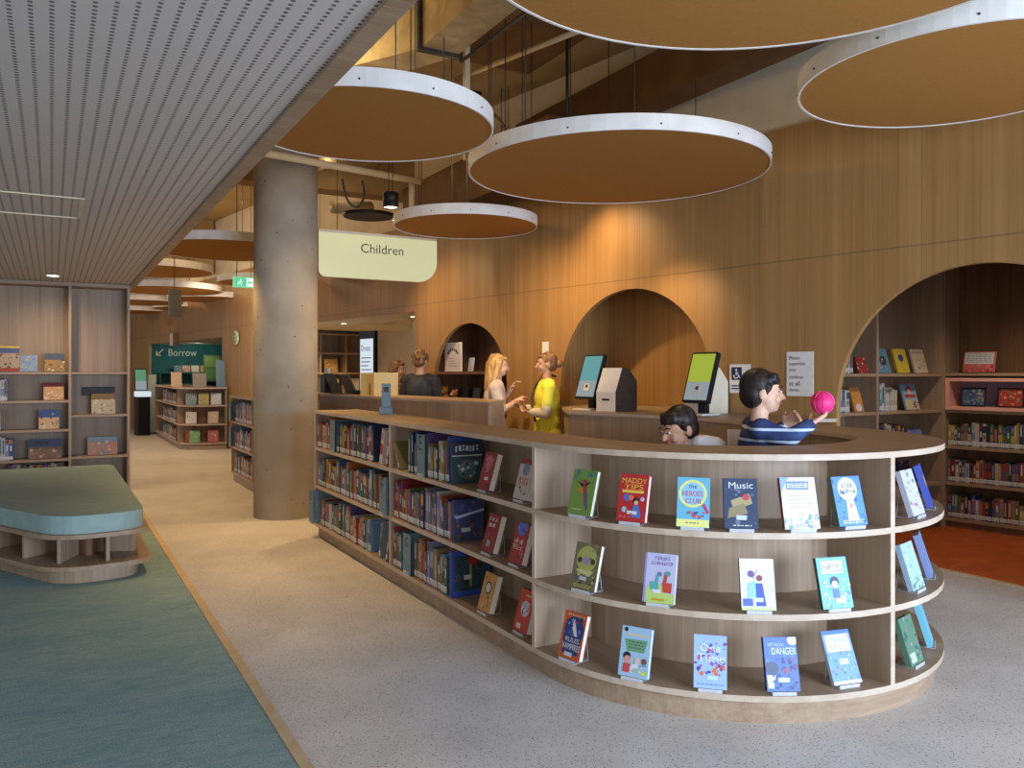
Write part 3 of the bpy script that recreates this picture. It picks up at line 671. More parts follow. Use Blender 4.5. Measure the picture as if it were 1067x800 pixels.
core = [(.04, 6.05-7.5), (.56, 6.12-7.5), (.545, 9.35-7.5), (-1.6, 9.35-7.5), (-1.6, 9.2-7.5)]
rad = [.42, .20, .12, 0, 0]
def bp(o): return fillet(outset(core, o), rad)
b = MB(); b.prism(bp(0), .335, .455, M['teal'], smooth=False); o = b.build('cushion', bench)
bv = o.modifiers.new('soft_edges', 'BEVEL'); bv.width = .03; bv.segments = 4; bv.limit_method = 'ANGLE'; bv.angle_limit = math.radians(50)
b = MB(); b.prism(bp(.03), .305, .333, M['oakh']); b.build('seat_board', bench)
b = MB(); b.prism(bp(.05), .10, .13, M['oakh']); b.build('base_board', bench)
b = MB(); b.prism(bp(-.03), 0, .10, M['oakv']); b.build('plinth', bench)
b = MB(); b.prism(bp(-.30), .13, .305, M['shaded_oak']); b.build('core_panel', bench)
for (x0, y0), (x1, y1) in (((.04, -1.30), (.19, -.95)), ((.33, -1.36), (.33, -1.0)), ((.52, -1.1), (.26, -1.0)), ((-.17, -1.0), (.02, -.85)), ((-.37, -.55), (-.17, -.4)), ((.55, -.3), (.25, -.3)), ((.55, .7), (.25, .7)), ((-.62, 0), (-.42, .15))):
    v = Vector((x1-x0, y1-y0, 0)); b = MB(); b.box(0, -.011, .13, v.length, .011, .305, M['oakv']); o = b.build('cubby_divider', bench); o.location = (x0, y0, 0); o.rotation_euler = (0, 0, math.atan2(v.y, v.x))
# ================================================================ BOOKS
PAL = [('crimson', 150, 44, 48), ('brick red', 172, 74, 56), ('orange', 206, 112, 48), ('mustard', 196, 152, 62), ('yellow', 214, 190, 88), ('cream', 214, 202, 174),
       ('white', 214, 212, 208), ('olive', 116, 122, 66), ('green', 74, 122, 82), ('teal', 70, 130, 134), ('sky blue', 120, 164, 196), ('blue', 62, 94, 160),
       ('navy', 44, 54, 92), ('purple', 104, 76, 130), ('pink', 204, 132, 150), ('grey', 136, 134, 132), ('charcoal', 62, 60, 62), ('brown', 112, 78, 54), ('tan', 178, 144, 104), ('lilac', 164, 152, 190)]
PAL = [(n_, int(r_*.86), int(g_*.86), int(b_*.86)) for n_, r_, g_, b_ in PAL]  # spine colours dimmed to carry the shadow under the desk top
WHITE = (226, 224, 220)
def C(c): return col(*[int(v*.92) for v in c])
def spine_book(name, w, d, h, c, c2, parent_loc, theta, style, lean=0):
    """w thickness along local x, spine facing -y"""
    b = MB(); m = C(c); k = .0022 if w > .012 else .0014
    b.box(-w/2, 0, 0, -w/2+k, d, h, m); b.box(w/2-k, 0, 0, w/2, d, h, m); b.box(-w/2+k, 0, 0, w/2-k, k, h, m)
    e = -.0006
    def band(z0, z1, cc, f=.96): b.box(-w/2*f, e, z0, w/2*f, .0004, z1, C(cc))
    band(.012, .046, WHITE)
    if style == 0: band(h*.62, h*.9, c2); band(h*.36, h*.5, c2, .4)
    elif style == 1: band(h*.3, h*.86, c2, .5)
    elif style == 2: band(h*.80, h*.97, c2); band(h*.45, h*.7, WHITE, .35)
    elif style == 3: band(h*.28, h*.58, c2); band(h*.68, h*.9, c2, .4)
    else: band(h*.5, h*.92, WHITE, .3)
    b.box(-w*.22, e*1.5, .018, w*.22, .0002, .022, M['dark_grey']); b.box(-w*.22, e*1.5, .03, w*.22, .0002, .034, M['dark_grey'])
    o = b.build(name, loc=parent_loc, rot=(0, lean, theta))
    g = MB(); g.box(-w/2+k, k, .004, w/2-k, d-.004, h-.004, M['pages']); g.build('page_block', o)
    return o
def row(P_, theta, length, landmark, shelf, tmin=.012, tmax=.04, hmin=.19, hmax=.25, d=(.15, .2), name='book', group='books standing on the shelves', tail=0, start=1, kind='book', zmax=.285, pal=PAL):
    P = Vector(P_) + Vector((0, 0, .001)); x = .002; i = start; ux = Vector((math.cos(theta), math.sin(theta), 0)); uy = Vector((-math.sin(theta), math.cos(theta), 0))
    hb = random.uniform(hmin, hmax)
    while True:
        w = random.triangular(tmin, tmax, tmin + (tmax-tmin)*.4)
        if x + w > length - .004: break
        if random.random() < .35: hb = random.uniform(hmin, hmax)
        h = min(zmax, hb + random.uniform(-.012, .012)); dd = random.uniform(*d)
        cn = random.choice(pal); c2 = random.choice(PAL)
        o = spine_book(name, w-.0012, dd, h, cn[1:], c2[1:], P + ux*(x + w/2) + uy*random.uniform(0, .012), theta, random.randrange(5))
        size = ('thick' if w > tmin + (tmax-tmin)*.6 else 'slim' if w < tmin + (tmax-tmin)*.25 else 'tall' if h > (hmin+hmax)/2 else 'short')
        tag(o, '%s %s %s, %s from %s, %s' % (size, cn[0].replace('brick red', 'rust').replace('sky blue', 'azure'), kind, ordinal(i), landmark, shelf), 'book', group)
        x += w; i += 1
    return x, i
def cover_book(name, loc, theta, w, h, t, c, art, label, lean=.30, up=.006, group='books displayed face out', spine=None, cat='book', pages=True):
    b = MB(); m = C(c); k = .002
    b.box(-w/2, 0, 0, w/2, k, h, m); b.box(-w/2, t-k, 0, w/2, t, h, m); b.box(-w/2, k, 0, -w/2+k, t-k, h, C(spine) if spine else m)
    y = [0.0]
    def lay(): y[0] -= .00025; return y[0]
    def X(u): return -w/2 + u*w
    def cl(p): return (min(w/2, max(-w/2, p[0])), p[1], min(h, max(0, p[2])))
    for a in art:
        kd = a[0]; yy = lay()
        if kd == 'r': b.quad((X(a[1]), yy, a[2]*h), (X(a[3]), yy, a[2]*h), (X(a[3]), yy, a[4]*h), (X(a[1]), yy, a[4]*h), C(a[5]))
        elif kd == 'd':
            ru = a[3]*w; rv = (a[5] if len(a) > 5 else a[3]*w/h)*h; n = 20
            b.add([cl((X(a[1]) + ru*math.cos(2*PI*i/n), yy, a[2]*h + rv*math.sin(2*PI*i/n))) for i in range(n)], [tuple(range(n))], C(a[4]))
        elif kd == 'o':
            n = 28; r1, r0 = a[3]*w, (a[3]-a[4])*w
            vs = [(X(a[1]) + r*math.cos(2*PI*i/n), yy, a[2]*h + r*math.sin(2*PI*i/n)) for r in (r0, r1) for i in range(n)]
            b.add(vs, [(i, (i+1) % n, n+(i+1) % n, n+i) for i in range(n)], C(a[5]))
        elif kd == 'p': b.add([(X(u), yy, v*h) for u, v in a[1]], [tuple(range(len(a[1])))], C(a[2]))
        elif kd == 't': b.text(a[4], X(a[1]), a[2]*h, a[3]*w, C(a[5]), y=yy, height=(a[6]*h if len(a) > 6 else None))
        elif kd == 's':   # scatter of painted spots inside a rectangle
            rnd = random.Random(a[7]); n = a[6]
            for q in range(n):
                uu, vv, r = rnd.uniform(a[1], a[3]), rnd.uniform(a[2], a[4]), rnd.uniform(.02, .075); cc = rnd.choice(a[5]); aa = rnd.uniform(0, PI); y2 = yy - .00002*q
                b.add([cl((X(uu) + r*w*math.cos(2*PI*i/7+aa)*rnd.uniform(.6, 1.3), y2, vv*h + r*w*math.sin(2*PI*i/7+aa)*rnd.uniform(.5, 1.2))) for i in range(7)], [tuple(range(7))], C(cc))
        elif kd == 'z':   # a heading too blurred to read: a row of loose brush strokes
            rnd = random.Random(int(a[1]*977 + a[2]*313)); n = a[4]; hh = a[6]*h; st = a[3]*w/n; x0 = X(a[1]) - a[3]*w/2
            for q in range(n):
                xx = x0 + q*st + st*.12; ww = st*.7; z0 = a[2]*h - hh/2 + rnd.uniform(-.1, .1)*hh; th_ = st*.2
                for j in range(3):
                    if rnd.random() < .5: b.add([cl((xx + rnd.choice((0, ww*.5, ww-th_)), yy, z0)) if False else cl((xx + ww*j/3, yy, z0 + rnd.uniform(0, .2)*hh)), cl((xx + ww*j/3 + th_, yy, z0)), cl((xx + ww*j/3 + th_ + rnd.uniform(-.2, .2)*ww, yy, z0 + hh)), cl((xx + ww*j/3, yy, z0 + hh*.92))], [(0, 1, 2, 3)], C(a[5]))
                    else: zz = z0 + hh*(.1 + .35*j); b.add([cl((xx, yy, zz)), cl((xx + ww, yy, zz + rnd.uniform(-.1, .1)*hh)), cl((xx + ww, yy, zz + hh*.17)), cl((xx, yy, zz + hh*.17))], [(0, 1, 2, 3)], C(a[5]))
        elif kd == 'w':   # lines of small unreadable print
            rnd = random.Random(a[6])
            for q in range(a[5]):
                vv = a[4] - q*(a[4]-a[2])/max(1, a[5]-1 or 1); u = a[1]
                while u < a[3]-.04:
                    l = rnd.uniform(.05, .14); u2 = min(a[3], u+l); b.quad((X(u), yy, vv*h-.0022), (X(u2), yy, vv*h-.0022), (X(u2), yy, vv*h+.0022), (X(u), yy, vv*h+.0022), C(a[7])); u = u2 + .035
    o = b.build(name, loc=Vector(loc) + Vector((0, 0, up + .001 + t*math.sin(lean))), rot=(-lean, 0, theta)); tag(o, label, cat, group)
    if pages:
        g = MB(); g.box(-w/2+k, k, .003, w/2-.003, t-k, h-.003, M['pages']); g.build('page_block', o)
    return o
def stand(loc, theta, w, t, label, lean=.30, h=.09):
    b = MB(); m = M['acrylic']; ww = w*.36; tl = math.tan(lean)
    b.box(-ww, -.008, .0005, ww, .085, .0028, m); b.box(-ww, -.010, .0005, ww, -.008, .013, m); b.box(-ww, -.0102, .0125, ww, -.0078, .0137, M['acrylic_edge'])
    yb = (t + .003)/math.cos(lean)
    o = b.build('book_stand', loc=loc, rot=(0, 0, theta)); tag(o, label, 'book stand', 'clear book stands')
    for s in (-1, 1):
        g = MB(); g.tube([(s*ww*.9, .083, .006), (s*ww*.9, yb + .012 + (h+.01)*tl, h+.012), (s*ww*.9, yb + .006 + .03*tl, .022)], .0018, M['acrylic_edge'], 6); g.build('support_wire', o)
    return o
def out_theta(p):
    v = Vector((p.x-DC[0], p.y-DC[1]))
    if p.y > DC[1]: v = Vector((-1, 0))
    v.normalize(); return math.atan2(v.x, -v.y)
Z1, Z2, Z3 = .766, .444, .122
R_, K_ = (190, 44, 44), (30, 28, 34)
FRONT = [
 (594, 541, Z1, .135, .20, .022, (122, 150, 66), [('s', .1, .75, .95, .98, [(70, 140, 120), (60, 110, 150), (190, 170, 60)], 14, 1), ('s', .15, .5, .5, .7, [(200, 140, 40), (190, 160, 50)], 8, 2), ('d', .55, .72, .1, (150, 50, 50)), ('p', [(.45, .74), (.62, .74), (.78, .2), (.68, .22)], (168, 54, 60)), ('p', [(.62, .5), (.72, .5), (.84, .12), (.76, .14)], (80, 90, 150)), ('p', [(.22, .74), (.48, .6), (.5, .68)], K_), ('p', [(.85, .76), (.6, .62), (.6, .7)], K_), ('w', .2, .12, .6, .12, 1, 3, (220, 216, 170))], 'green book with a bird painted on its cover, topmost at the wooden upright', None),
 (651, 549, Z1, .13, .198, .028, R_, [('t', .5, .86, .86, 'MADDY', (240, 190, 70), .11), ('t', .5, .73, .66, 'YIPS', (240, 190, 70), .11), ('r', .12, .60, .86, .66, (236, 196, 80)), ('d', .3, .5, .12, (90, 110, 190)), ('d', .45, .5, .09, (236, 120, 80)), ('d', .62, .44, .1, K_), ('d', .64, .40, .075, (232, 180, 140)), ('p', [(.55, .34), (.75, .34), (.85, .08), (.5, .1)], (80, 120, 190)), ('d', .25, .24, .09, (150, 200, 214)), ('r', .36, .15, .7, .22, WHITE), ('d', .85, .48, .07, (210, 190, 220)), ('s', .1, .05, .9, .3, [(236, 120, 60), (220, 90, 110)], 6, 4)], 'red book whose cover reads MADDY YIPS in yellow capitals', None),
 (720, 555, Z1, .128, .20, .02, (108, 186, 214), [('d', .48, .67, .42, (150, 206, 226)), ('o', .48, .67, .44, .075, (240, 236, 120)), ('t', .48, .82, .26, 'the', (70, 60, 120)), ('t', .48, .67, .64, 'HEROES', (204, 60, 110), .11), ('t', .5, .52, .48, 'CLUB', (204, 60, 110), .10), ('p', [(.78, .44), (.86, .48), (1, .3), (.95, .26)], (214, 60, 110)), ('z', .45, .28, .3, 4, (190, 50, 80), .07), ('s', .1, .2, .9, .3, [(80, 90, 150), (220, 80, 90)], 7, 5), ('r', 0, 0, 1, .15, (240, 236, 140)), ('w', .28, .08, .75, .08, 1, 7, (120, 120, 90))], 'pale blue book with a yellow ring around the words HEROES CLUB', None),
 (774, 556, Z1, .132, .20, .026, (52, 66, 92), [('s', .05, .1, .95, .8, [(86, 100, 124), (66, 80, 104), (110, 120, 140)], 22, 8), ('t', .52, .86, .72, 'Music', (226, 228, 234), .13), ('p', [(.2, .55), (.75, .7), (.85, .5), (.3, .36)], (176, 160, 116)), ('p', [(.15, .4), (.6, .5), (.7, .3), (.1, .2)], (150, 134, 96)), ('d', .66, .62, .1, (200, 70, 80)), ('d', .52, .66, .06, (80, 60, 60)), ('r', .36, .17, .66, .26, (200, 214, 226)), ('w', .25, .06, .8, .06, 1, 9, (210, 214, 220))], 'navy book with the looping word Music across its top', None),
 (842, 557, Z1, .145, .205, .026, (222, 214, 222), [('p', [(0, .7), (0, 1), (.25, 1)], (140, 170, 220)), ('r', .16, .76, .8, .92, (96, 120, 176)), ('r', .19, .79, .77, .89, (200, 206, 226)), ('w', .24, .82, .72, .87, 2, 3, (96, 120, 176)), ('w', .2, .42, .9, .64, 4, 5, (196, 176, 176)), ('s', 0, 0, 1, .28, [(120, 160, 210), (226, 226, 234), (160, 190, 226), (206, 170, 200)], 26, 6), ('r', .2, .08, .5, .22, (214, 224, 236))], 'pale mauve book with a red spine and a boxed blue title', (150, 62, 44)),
 (890, 551, Z1, .14, .20, .026, (84, 142, 206), [('s', 0, 0, 1, 1, [(66, 118, 190), (110, 164, 220), (70, 100, 170)], 30, 11), ('d', .5, .74, .34, (226, 224, 200)), ('z', .5, .82, .4, 4, (60, 80, 120), .09), ('z', .5, .69, .56, 7, (60, 80, 120), .09), ('p', [(.4, .55), (.64, .55), (.74, .1), (.34, .1)], (232, 226, 186)), ('d', .52, .42, .13, (240, 214, 160)), ('d', .53, .4, .07, (196, 150, 170)), ('w', .15, .06, .85, .1, 2, 4, (226, 232, 240))], 'bright blue book with a pale glowing tree shape and a green spine', (120, 130, 80)),
 (600, 619, Z2, .14, .20, .022, (120, 112, 76), [('s', 0, .5, 1, 1, [(104, 98, 66), (140, 132, 88)], 24, 2), ('d', .5, .66, .40, (178, 178, 92)), ('d', .24, .62, .09, (60, 62, 40)), ('d', .76, .62, .09, (60, 62, 40)), ('d', .5, .62, .13, (160, 140, 170)), ('p', [(.15, .42), (.85, .42), (.7, .3), (.3, .3)], (206, 200, 130)), ('s', .05, .1, .95, .36, [(100, 90, 110), (70, 66, 60), (180, 176, 100)], 20, 4), ('r', .34, .2, .62, .28, (200, 196, 214)), ('w', .15, .06, .85, .1, 2, 5, (196, 190, 90))], 'olive book with a round yellow-green face on its cover', None),
 (682, 635, Z2, .132, .20, .022, (196, 196, 222), [('r', 0, 0, .06, 1, (156, 140, 196)), ('z', .55, .9, .5, 6, (120, 80, 150), .08), ('z', .55, .8, .7, 9, (120, 80, 150), .07), ('r', .1, 0, 1, .2, (190, 212, 110)), ('d', .38, .2, .3, (190, 212, 110)), ('p', [(.2, .42), (.46, .42), (.5, .26), (.2, .26)], (90, 170, 170)), ('p', [(.36, .42), (.46, .42), (.5, .6), (.42, .6)], (90, 170, 170)), ('d', .5, .58, .07, (110, 120, 170)), ('p', [(.6, .42), (.9, .42), (.9, .22), (.62, .22)], (206, 70, 50)), ('p', [(.62, .4), (.72, .4), (.76, .62), (.66, .62)], (206, 70, 50)), ('d', .76, .6, .08, (90, 160, 150)), ('r', .3, .2, .56, .27, (226, 226, 236)), ('r', .3, .05, .7, .09, (206, 150, 40))], 'lilac book with a red and a teal llama on its cover', None),
 (793, 642, Z2, .135, .20, .024, (226, 218, 200), [('r', 0, .8, 1, 1, (232, 216, 196)), ('s', 0, .1, 1, .6, [(214, 220, 200), (196, 210, 222), (230, 226, 196)], 26, 9), ('d', .32, .70, .1, (110, 90, 150)), ('d', .56, .62, .09, (140, 70, 90)), ('p', [(.22, .52), (.44, .56), (.46, .2), (.18, .2)], (150, 206, 222)), ('p', [(.44, .52), (.64, .52), (.72, .08), (.44, .08)], (70, 92, 180)), ('p', [(.36, .6), (.4, .6), (.54, .78), (.5, .78)], (222, 180, 150)), ('r', .3, .16, .64, .24, (214, 224, 232)), ('r', .06, .08, .34, .22, (80, 110, 190)), ('r', 0, 0, 1, .05, (206, 214, 150))], 'cream book with two girls in blue skirts on its cover', (60, 50, 60)),
 (874, 637, Z2, .138, .20, .02, (112, 180, 212), [('r', .14, .68, .84, .93, (232, 230, 212)), ('z', .48, .82, .58, 6, (110, 100, 170), .09), ('w', .5, .72, .78, .72, 1, 2, (110, 130, 170)), ('d', .5, .52, .15, (40, 50, 80)), ('d', .5, .47, .1, (232, 190, 170)), ('s', 0, .05, 1, .6, [(150, 204, 226), (200, 226, 232), (90, 150, 190), (226, 190, 200)], 24, 13), ('r', .44, .1, .78, .24, (226, 226, 206)), ('p', [(.4, .38), (.6, .38), (.62, .2), (.42, .2)], (80, 110, 160))], 'sky blue book with a cream title plate, standing beside the second upright', (70, 100, 60)),
 (590, 690, Z3, .135, .20, .026, (206, 92, 40), [('d', .53, .62, .44, (44, 62, 120)), ('s', .2, .5, .86, .9, [(70, 100, 170), (120, 150, 200), (40, 50, 100)], 18, 3), ('p', [(.5, .86), (.72, .5), (.6, .48), (.4, .7)], (226, 222, 226)), ('r', .5, .78, .68, .82, (190, 50, 50)), ('p', [(.12, .5), (.92, .5), (.86, .1), (.16, .1)], (44, 56, 110)), ('z', .54, .94, .8, 8, (236, 200, 150), .05), ('t', .54, .41, .62, 'RULES', (226, 230, 236), .10), ('t', .54, .26, .8, 'VAMPIRES', (236, 236, 236), .13), ('r', .3, .05, .64, .14, (210, 214, 220))], 'orange and navy book whose cover reads RULES VAMPIRES', None),
 (656, 711, Z3, .132, .20, .022, (166, 200, 222), [('d', .14, .93, .07, K_), ('p', [(.12, .74), (.9, .76), (.8, .5), (.22, .5)], (112, 160, 116)), ('w', .26, .58, .8, .7, 3, 3, (70, 110, 80)), ('r', .2, .82, .9, .86, (226, 200, 160)), ('d', .25, .40, .13, K_), ('d', .27, .34, .11, (226, 150, 130)), ('p', [(.16, .26), (.38, .26), (.36, .08), (.14, .08)], (210, 70, 70)), ('d', .62, .34, .1, (226, 200, 180)), ('d', .84, .34, .09, (130, 80, 60)), ('s', .4, .1, .9, .28, [(226, 226, 236), (120, 140, 200), (190, 210, 80)], 14, 6), ('r', .76, .07, .94, .15, (214, 220, 90)), ('r', .42, .18, .66, .26, WHITE)], 'pale blue book with a green banner and a dark-haired boy on its cover', None),
 (740, 722, Z3, .13, .205, .022, (164, 192, 224), [('s', .02, .4, .98, .85, [(120, 70, 160), (190, 70, 150), (70, 90, 180), (140, 90, 190)], 34, 5), ('s', .1, .25, .9, .45, [(226, 110, 60), (230, 200, 80), (90, 60, 150), (220, 80, 100)], 22, 6), ('t', .5, .76, .6, 'One', (240, 240, 246), .14), ('t', .52, .57, .84, 'Time', (240, 240, 246), .15), ('r', .4, .17, .72, .24, (196, 222, 226)), ('w', .12, .08, .9, .08, 1, 3, (120, 140, 200))], 'pale blue book whose cover reads One Time in fat white letters', None),
 (817, 724, Z3, .132, .205, .026, (78, 112, 178), [('s', 0, .5, 1, 1, [(94, 130, 196), (64, 96, 160)], 18, 4), ('z', .36, .86, .5, 7, (190, 206, 232), .06), ('t', .6, .74, .74, 'DANGER', (222, 232, 244), .13), ('d', .2, .42, .2, (70, 84, 110)), ('s', .5, .35, .95, .6, [(110, 70, 120), (150, 80, 110), (60, 60, 110)], 16, 5), ('s', 0, .02, 1, .3, [(50, 66, 116), (70, 100, 150)], 20, 7), ('p', [(.02, .3), (.3, .3), (.2, .05), (.04, .05)], (210, 222, 236)), ('d', .88, .95, .16, (220, 230, 240)), ('r', .36, .17, .7, .25, (206, 220, 232))], 'deep blue book whose cover reads DANGER in white', (60, 50, 100)),
 (884, 716, Z3, .135, .21, .018, (120, 160, 214), [('r', .0, .93, 1, 1, (80, 120, 196)), ('r', .08, .6, .92, .92, (220, 224, 214)), ('t', .5, .82, .62, 'FINDING', (160, 160, 170), .10), ('z', .4, .69, .42, 3, (190, 190, 150), .09), ('s', .05, .08, .95, .58, [(96, 140, 206), (140, 180, 222), (170, 200, 226), (150, 140, 200)], 30, 9), ('r', .38, .36, .72, .46, (206, 226, 206)), ('r', 0, 0, 1, .06, (222, 226, 230))], 'blue and white book leaning far back beside the lowest part of the second upright', (210, 214, 222)),
]
SH = {Z1: 'top', Z2: 'middle', Z3: 'bottom'}
cnt = {}
for k, (px, py, z, w, h, t, c, art, lab, sp) in enumerate(FRONT):
    p = at_z(px, py, z); v = Vector((p.x-DC[0], p.y-DC[1]))
    if v.length > RO-.016: v *= (RO-.016)/v.length; p = Vector((DC[0]+v.x, DC[1]+v.y, z))
    p.z = z; th = out_theta(p); ln = .42 if px == 884 else .28
    cover_book('picture_book', p, th, w, h, t, c, art, lab, ln, spine=sp)
    cnt[z] = cnt.get(z, 0) + 1
    stand(p, th, w, t, 'clear stand, %s from the wooden upright on the %s shelf of the round end' % (ordinal(cnt[z]), SH[z]), ln)
# books past the second upright on the right
def rot_at(ang, r=RO-.05): a = math.radians(ang); return Vector((DC[0]+r*math.cos(a), DC[1]+r*math.sin(a), 0))
RIGHT = [(-58, Z1, (70, 92, 180), 'blue book with a yellow emblem, edge on past the second upright', [('d', .5, .6, .2, (220, 190, 90)), ('s', .1, .1, .9, .9, [(90, 120, 200), (140, 90, 170)], 12, 1)]),
         (-75, Z1, (206, 206, 222), 'white patterned book, nearest past the second upright on the top shelf', [('s', 0, 0, 1, 1, [(180, 60, 110), (90, 120, 170), (110, 160, 120)], 22, 2)]),
         (-58, Z2, (130, 150, 196), 'grey-blue book, edge on past the second upright on the middle shelf', [('s', 0, 0, 1, 1, [(90, 110, 170), (170, 190, 220)], 14, 3)]),
         (-75, Z2, (176, 206, 226), 'pale blue book with green tufts, past the second upright on the middle shelf', [('s', 0, .4, 1, 1, [(200, 222, 232), (140, 180, 210)], 16, 4), ('s', 0, 0, 1, .25, [(80, 120, 80), (110, 150, 90)], 14, 5)]),
         (-57, Z3, (120, 196, 214), 'turquoise book, edge on past the second upright on the bottom shelf', [('s', 0, 0, 1, 1, [(170, 220, 226), (206, 130, 170)], 16, 6)]),
         (-76, Z3, (96, 140, 110), 'green book with a white label, lowest past the second upright', [('s', 0, .1, 1, 1, [(60, 90, 70), (150, 180, 150), (170, 110, 150), (70, 80, 120)], 30, 7), ('r', .1, .05, .5, .25, (200, 214, 230))])]
for k, (a, z, c, lab, art) in enumerate(RIGHT):
    p = rot_at(a); p.z = z; th = out_theta(p)
    cover_book('picture_book', p, th, .135, .2, .024, c, art, lab, .30)
    stand(p, th, .135, .024, 'clear stand past the second upright holding the %s' % ' '.join(lab.split(',')[0].split(' ')[:4]) + ['', ', top shelf', ', middle shelf', ', middle shelf ', ', bottom shelf', ', bottom shelf '][k].rstrip(), .30)
# display books on the long side
SIDE = [(503, 512, Z1, (160, 50, 48), [('d', .5, .72, .3, (206, 110, 110)), ('s', .1, .45, .9, .95, [(200, 150, 150), (120, 90, 130)], 14, 1), ('s', .1, .05, .9, .4, [(70, 50, 50), (160, 110, 90)], 14, 2), ('r', .4, .25, .7, .33, WHITE)], 'red book with a rosy disc, higher of the display books on the long side'),
        (541, 524, Z1, (206, 190, 180), [('r', 0, .86, 1, 1, (150, 50, 60)), ('d', .5, .74, .24, (130, 140, 170)), ('z', .5, .5, .7, 4, (190, 80, 60), .1), ('z', .5, .38, .7, 5, (190, 80, 60), .1), ('s', .1, .1, .9, .3, [(100, 80, 70), (190, 160, 140)], 10, 3)], 'cream book with an orange title against the desk upright'),
        (507, 580, Z2, (150, 40, 40), [('z', .45, .85, .7, 3, (226, 200, 190), .1), ('z', .45, .7, .6, 2, (226, 200, 190), .1), ('s', .1, .1, .9, .5, [(120, 30, 34), (180, 70, 60), (110, 120, 120)], 14, 4), ('r', .3, .14, .6, .3, (150, 160, 150))], 'dark red thick book on the middle shelf of the long side'),
        (536, 594, Z2, (170, 50, 44), [('d', .5, .9, .34, (90, 120, 200)), ('s', .1, .8, .9, 1, [(120, 150, 220), (60, 80, 160)], 8, 5), ('z', .45, .55, .7, 2, (226, 206, 190), .13), ('z', .45, .38, .7, 3, (226, 206, 190), .13), ('s', .1, .05, .9, .3, [(120, 40, 40), (206, 140, 90)], 10, 6)], 'red book with a blue cloud at its top, middle shelf of the long side'),
        (503, 640, Z3, (206, 150, 70), [('s', 0, .6, 1, 1, [(190, 60, 50), (214, 130, 50)], 14, 7), ('d', .5, .62, .26, (70, 66, 60)), ('d', .5, .62, .19, (210, 206, 190)), ('s', 0, .05, 1, .4, [(226, 190, 150), (60, 50, 50), (200, 150, 110)], 22, 8)], 'yellow and red book with a round medallion on the bottom shelf'),
        (541, 662, Z3, (196, 62, 44), [('d', .55, .55, .3, (190, 190, 196)), ('s', .3, .4, .8, .7, [(60, 60, 66), (210, 120, 60), (230, 230, 230)], 14, 9), ('r', .4, .85, .8, .89, (226, 180, 90)), ('r', .2, .06, .5, .18, (220, 200, 190))], 'orange-red book with a grey animal on the bottom shelf of the long side')]
for k, (px, py, z, c, art, lab) in enumerate(SIDE):
    p = at_X(px, py, 1.985); p = Vector((1.985, max(p.y, 3.37), z))
    cover_book('picture_book', p, -PI/2, .13, .2, .036, c, art, lab, .28)
    stand(p, -PI/2, .13, .036, 'clear stand on the long side under the %s' % ' '.join(lab.split(' ')[:6]).strip(','), .28)
# rows of spines on the long side
XS = 1.968
def yx(px): return at_X(px, 500, XS).y
G1 = 'books shelved spine out on the long desk'
def deskrow(y0, y1, z, shelf, tmin, tmax, land, **k): return row(Vector((XS, y0, z)), -PI/2, y0-y1, land, shelf, tmin, tmax, .19, .265, (.15, .22), 'book', G1, **k)
DULL = PAL
deskrow(6.86, yx(344.5), Z1, 'long desk top shelf', .028, .062, 'the column end')
deskrow(yx(351), 5.46, Z1, 'long desk top shelf', .028, .06, 'the C marker')
deskrow(6.86, 5.27, Z2, 'long desk middle shelf', .03, .064, 'the column end')
deskrow(6.78, 5.52, Z3, 'long desk bottom shelf', .03, .064, 'the low marker at the column end')
def leaner(y, z, w, d, h, c, c2, lean, lab, n='book'):
    o = spine_book(n, w, d, h, c, c2, Vector((XS, y, z + abs(math.sin(lean))*w/2 + .002)), -PI/2, 3, lean); tag(o, lab, 'book', G1)
leaner(5.33, Z1, .05, .2, .245, (214, 208, 196), (176, 60, 60), .24, 'fat white book leaning by the desk upright on the top shelf')
leaner(5.22, Z1, .03, .2, .24, (150, 62, 54), (226, 200, 180), .30, 'brick red book leaning over by the desk upright on the top shelf')
leaner(5.35, Z3, .03, .2, .25, (130, 140, 150), (70, 70, 70), .20, 'grey book leaning by the desk upright on the bottom shelf')
leaner(5.22, Z3, .03, .2, .24, (90, 80, 74), (190, 160, 110), .28, 'dark brown book leaning over by the desk upright on the bottom shelf')
leaner(4.98, Z1, .02, .18, .20, (120, 110, 66), (176, 130, 120), -.6, 'slumped olive book just past the desk upright on the top shelf')
deskrow(yx(425), yx(436), Z1, 'long desk top shelf', .016, .036, 'the upright')
deskrow(yx(444), yx(467), Z1, 'long desk top shelf', .014, .034, 'the E marker')
deskrow(yx(410), yx(469), Z2, 'long desk middle shelf', .018, .040, 'the F marker')
deskrow(5.09, yx(420), Z3, 'long desk bottom shelf', .016, .036, 'the upright')
deskrow(yx(431), yx(466), Z3, 'long desk bottom shelf', .016, .038, 'the G marker')
def endbook(px, z, h, w, t, c, art, lab):
    y = yx(px) - .004; cover_book('picture_book', (XS + w/2, y - t, z), 0, w, h, t, c, art, lab, 0, .001, G1)
endbook(469, Z1, .235, .19, .02, (54, 70, 70), [('r', 0, .68, 1, 1, (48, 50, 66)), ('z', .5, .85, .8, 7, (206, 210, 220), .14), ('r', 0, .66, 1, .69, (190, 190, 180)), ('d', .52, .34, .3, (84, 106, 96)), ('s', .2, .15, .85, .55, [(120, 140, 130), (140, 90, 110), (50, 60, 60), (170, 190, 180)], 22, 3)], 'dark book with a pale heading, cover showing at the end of the top row')
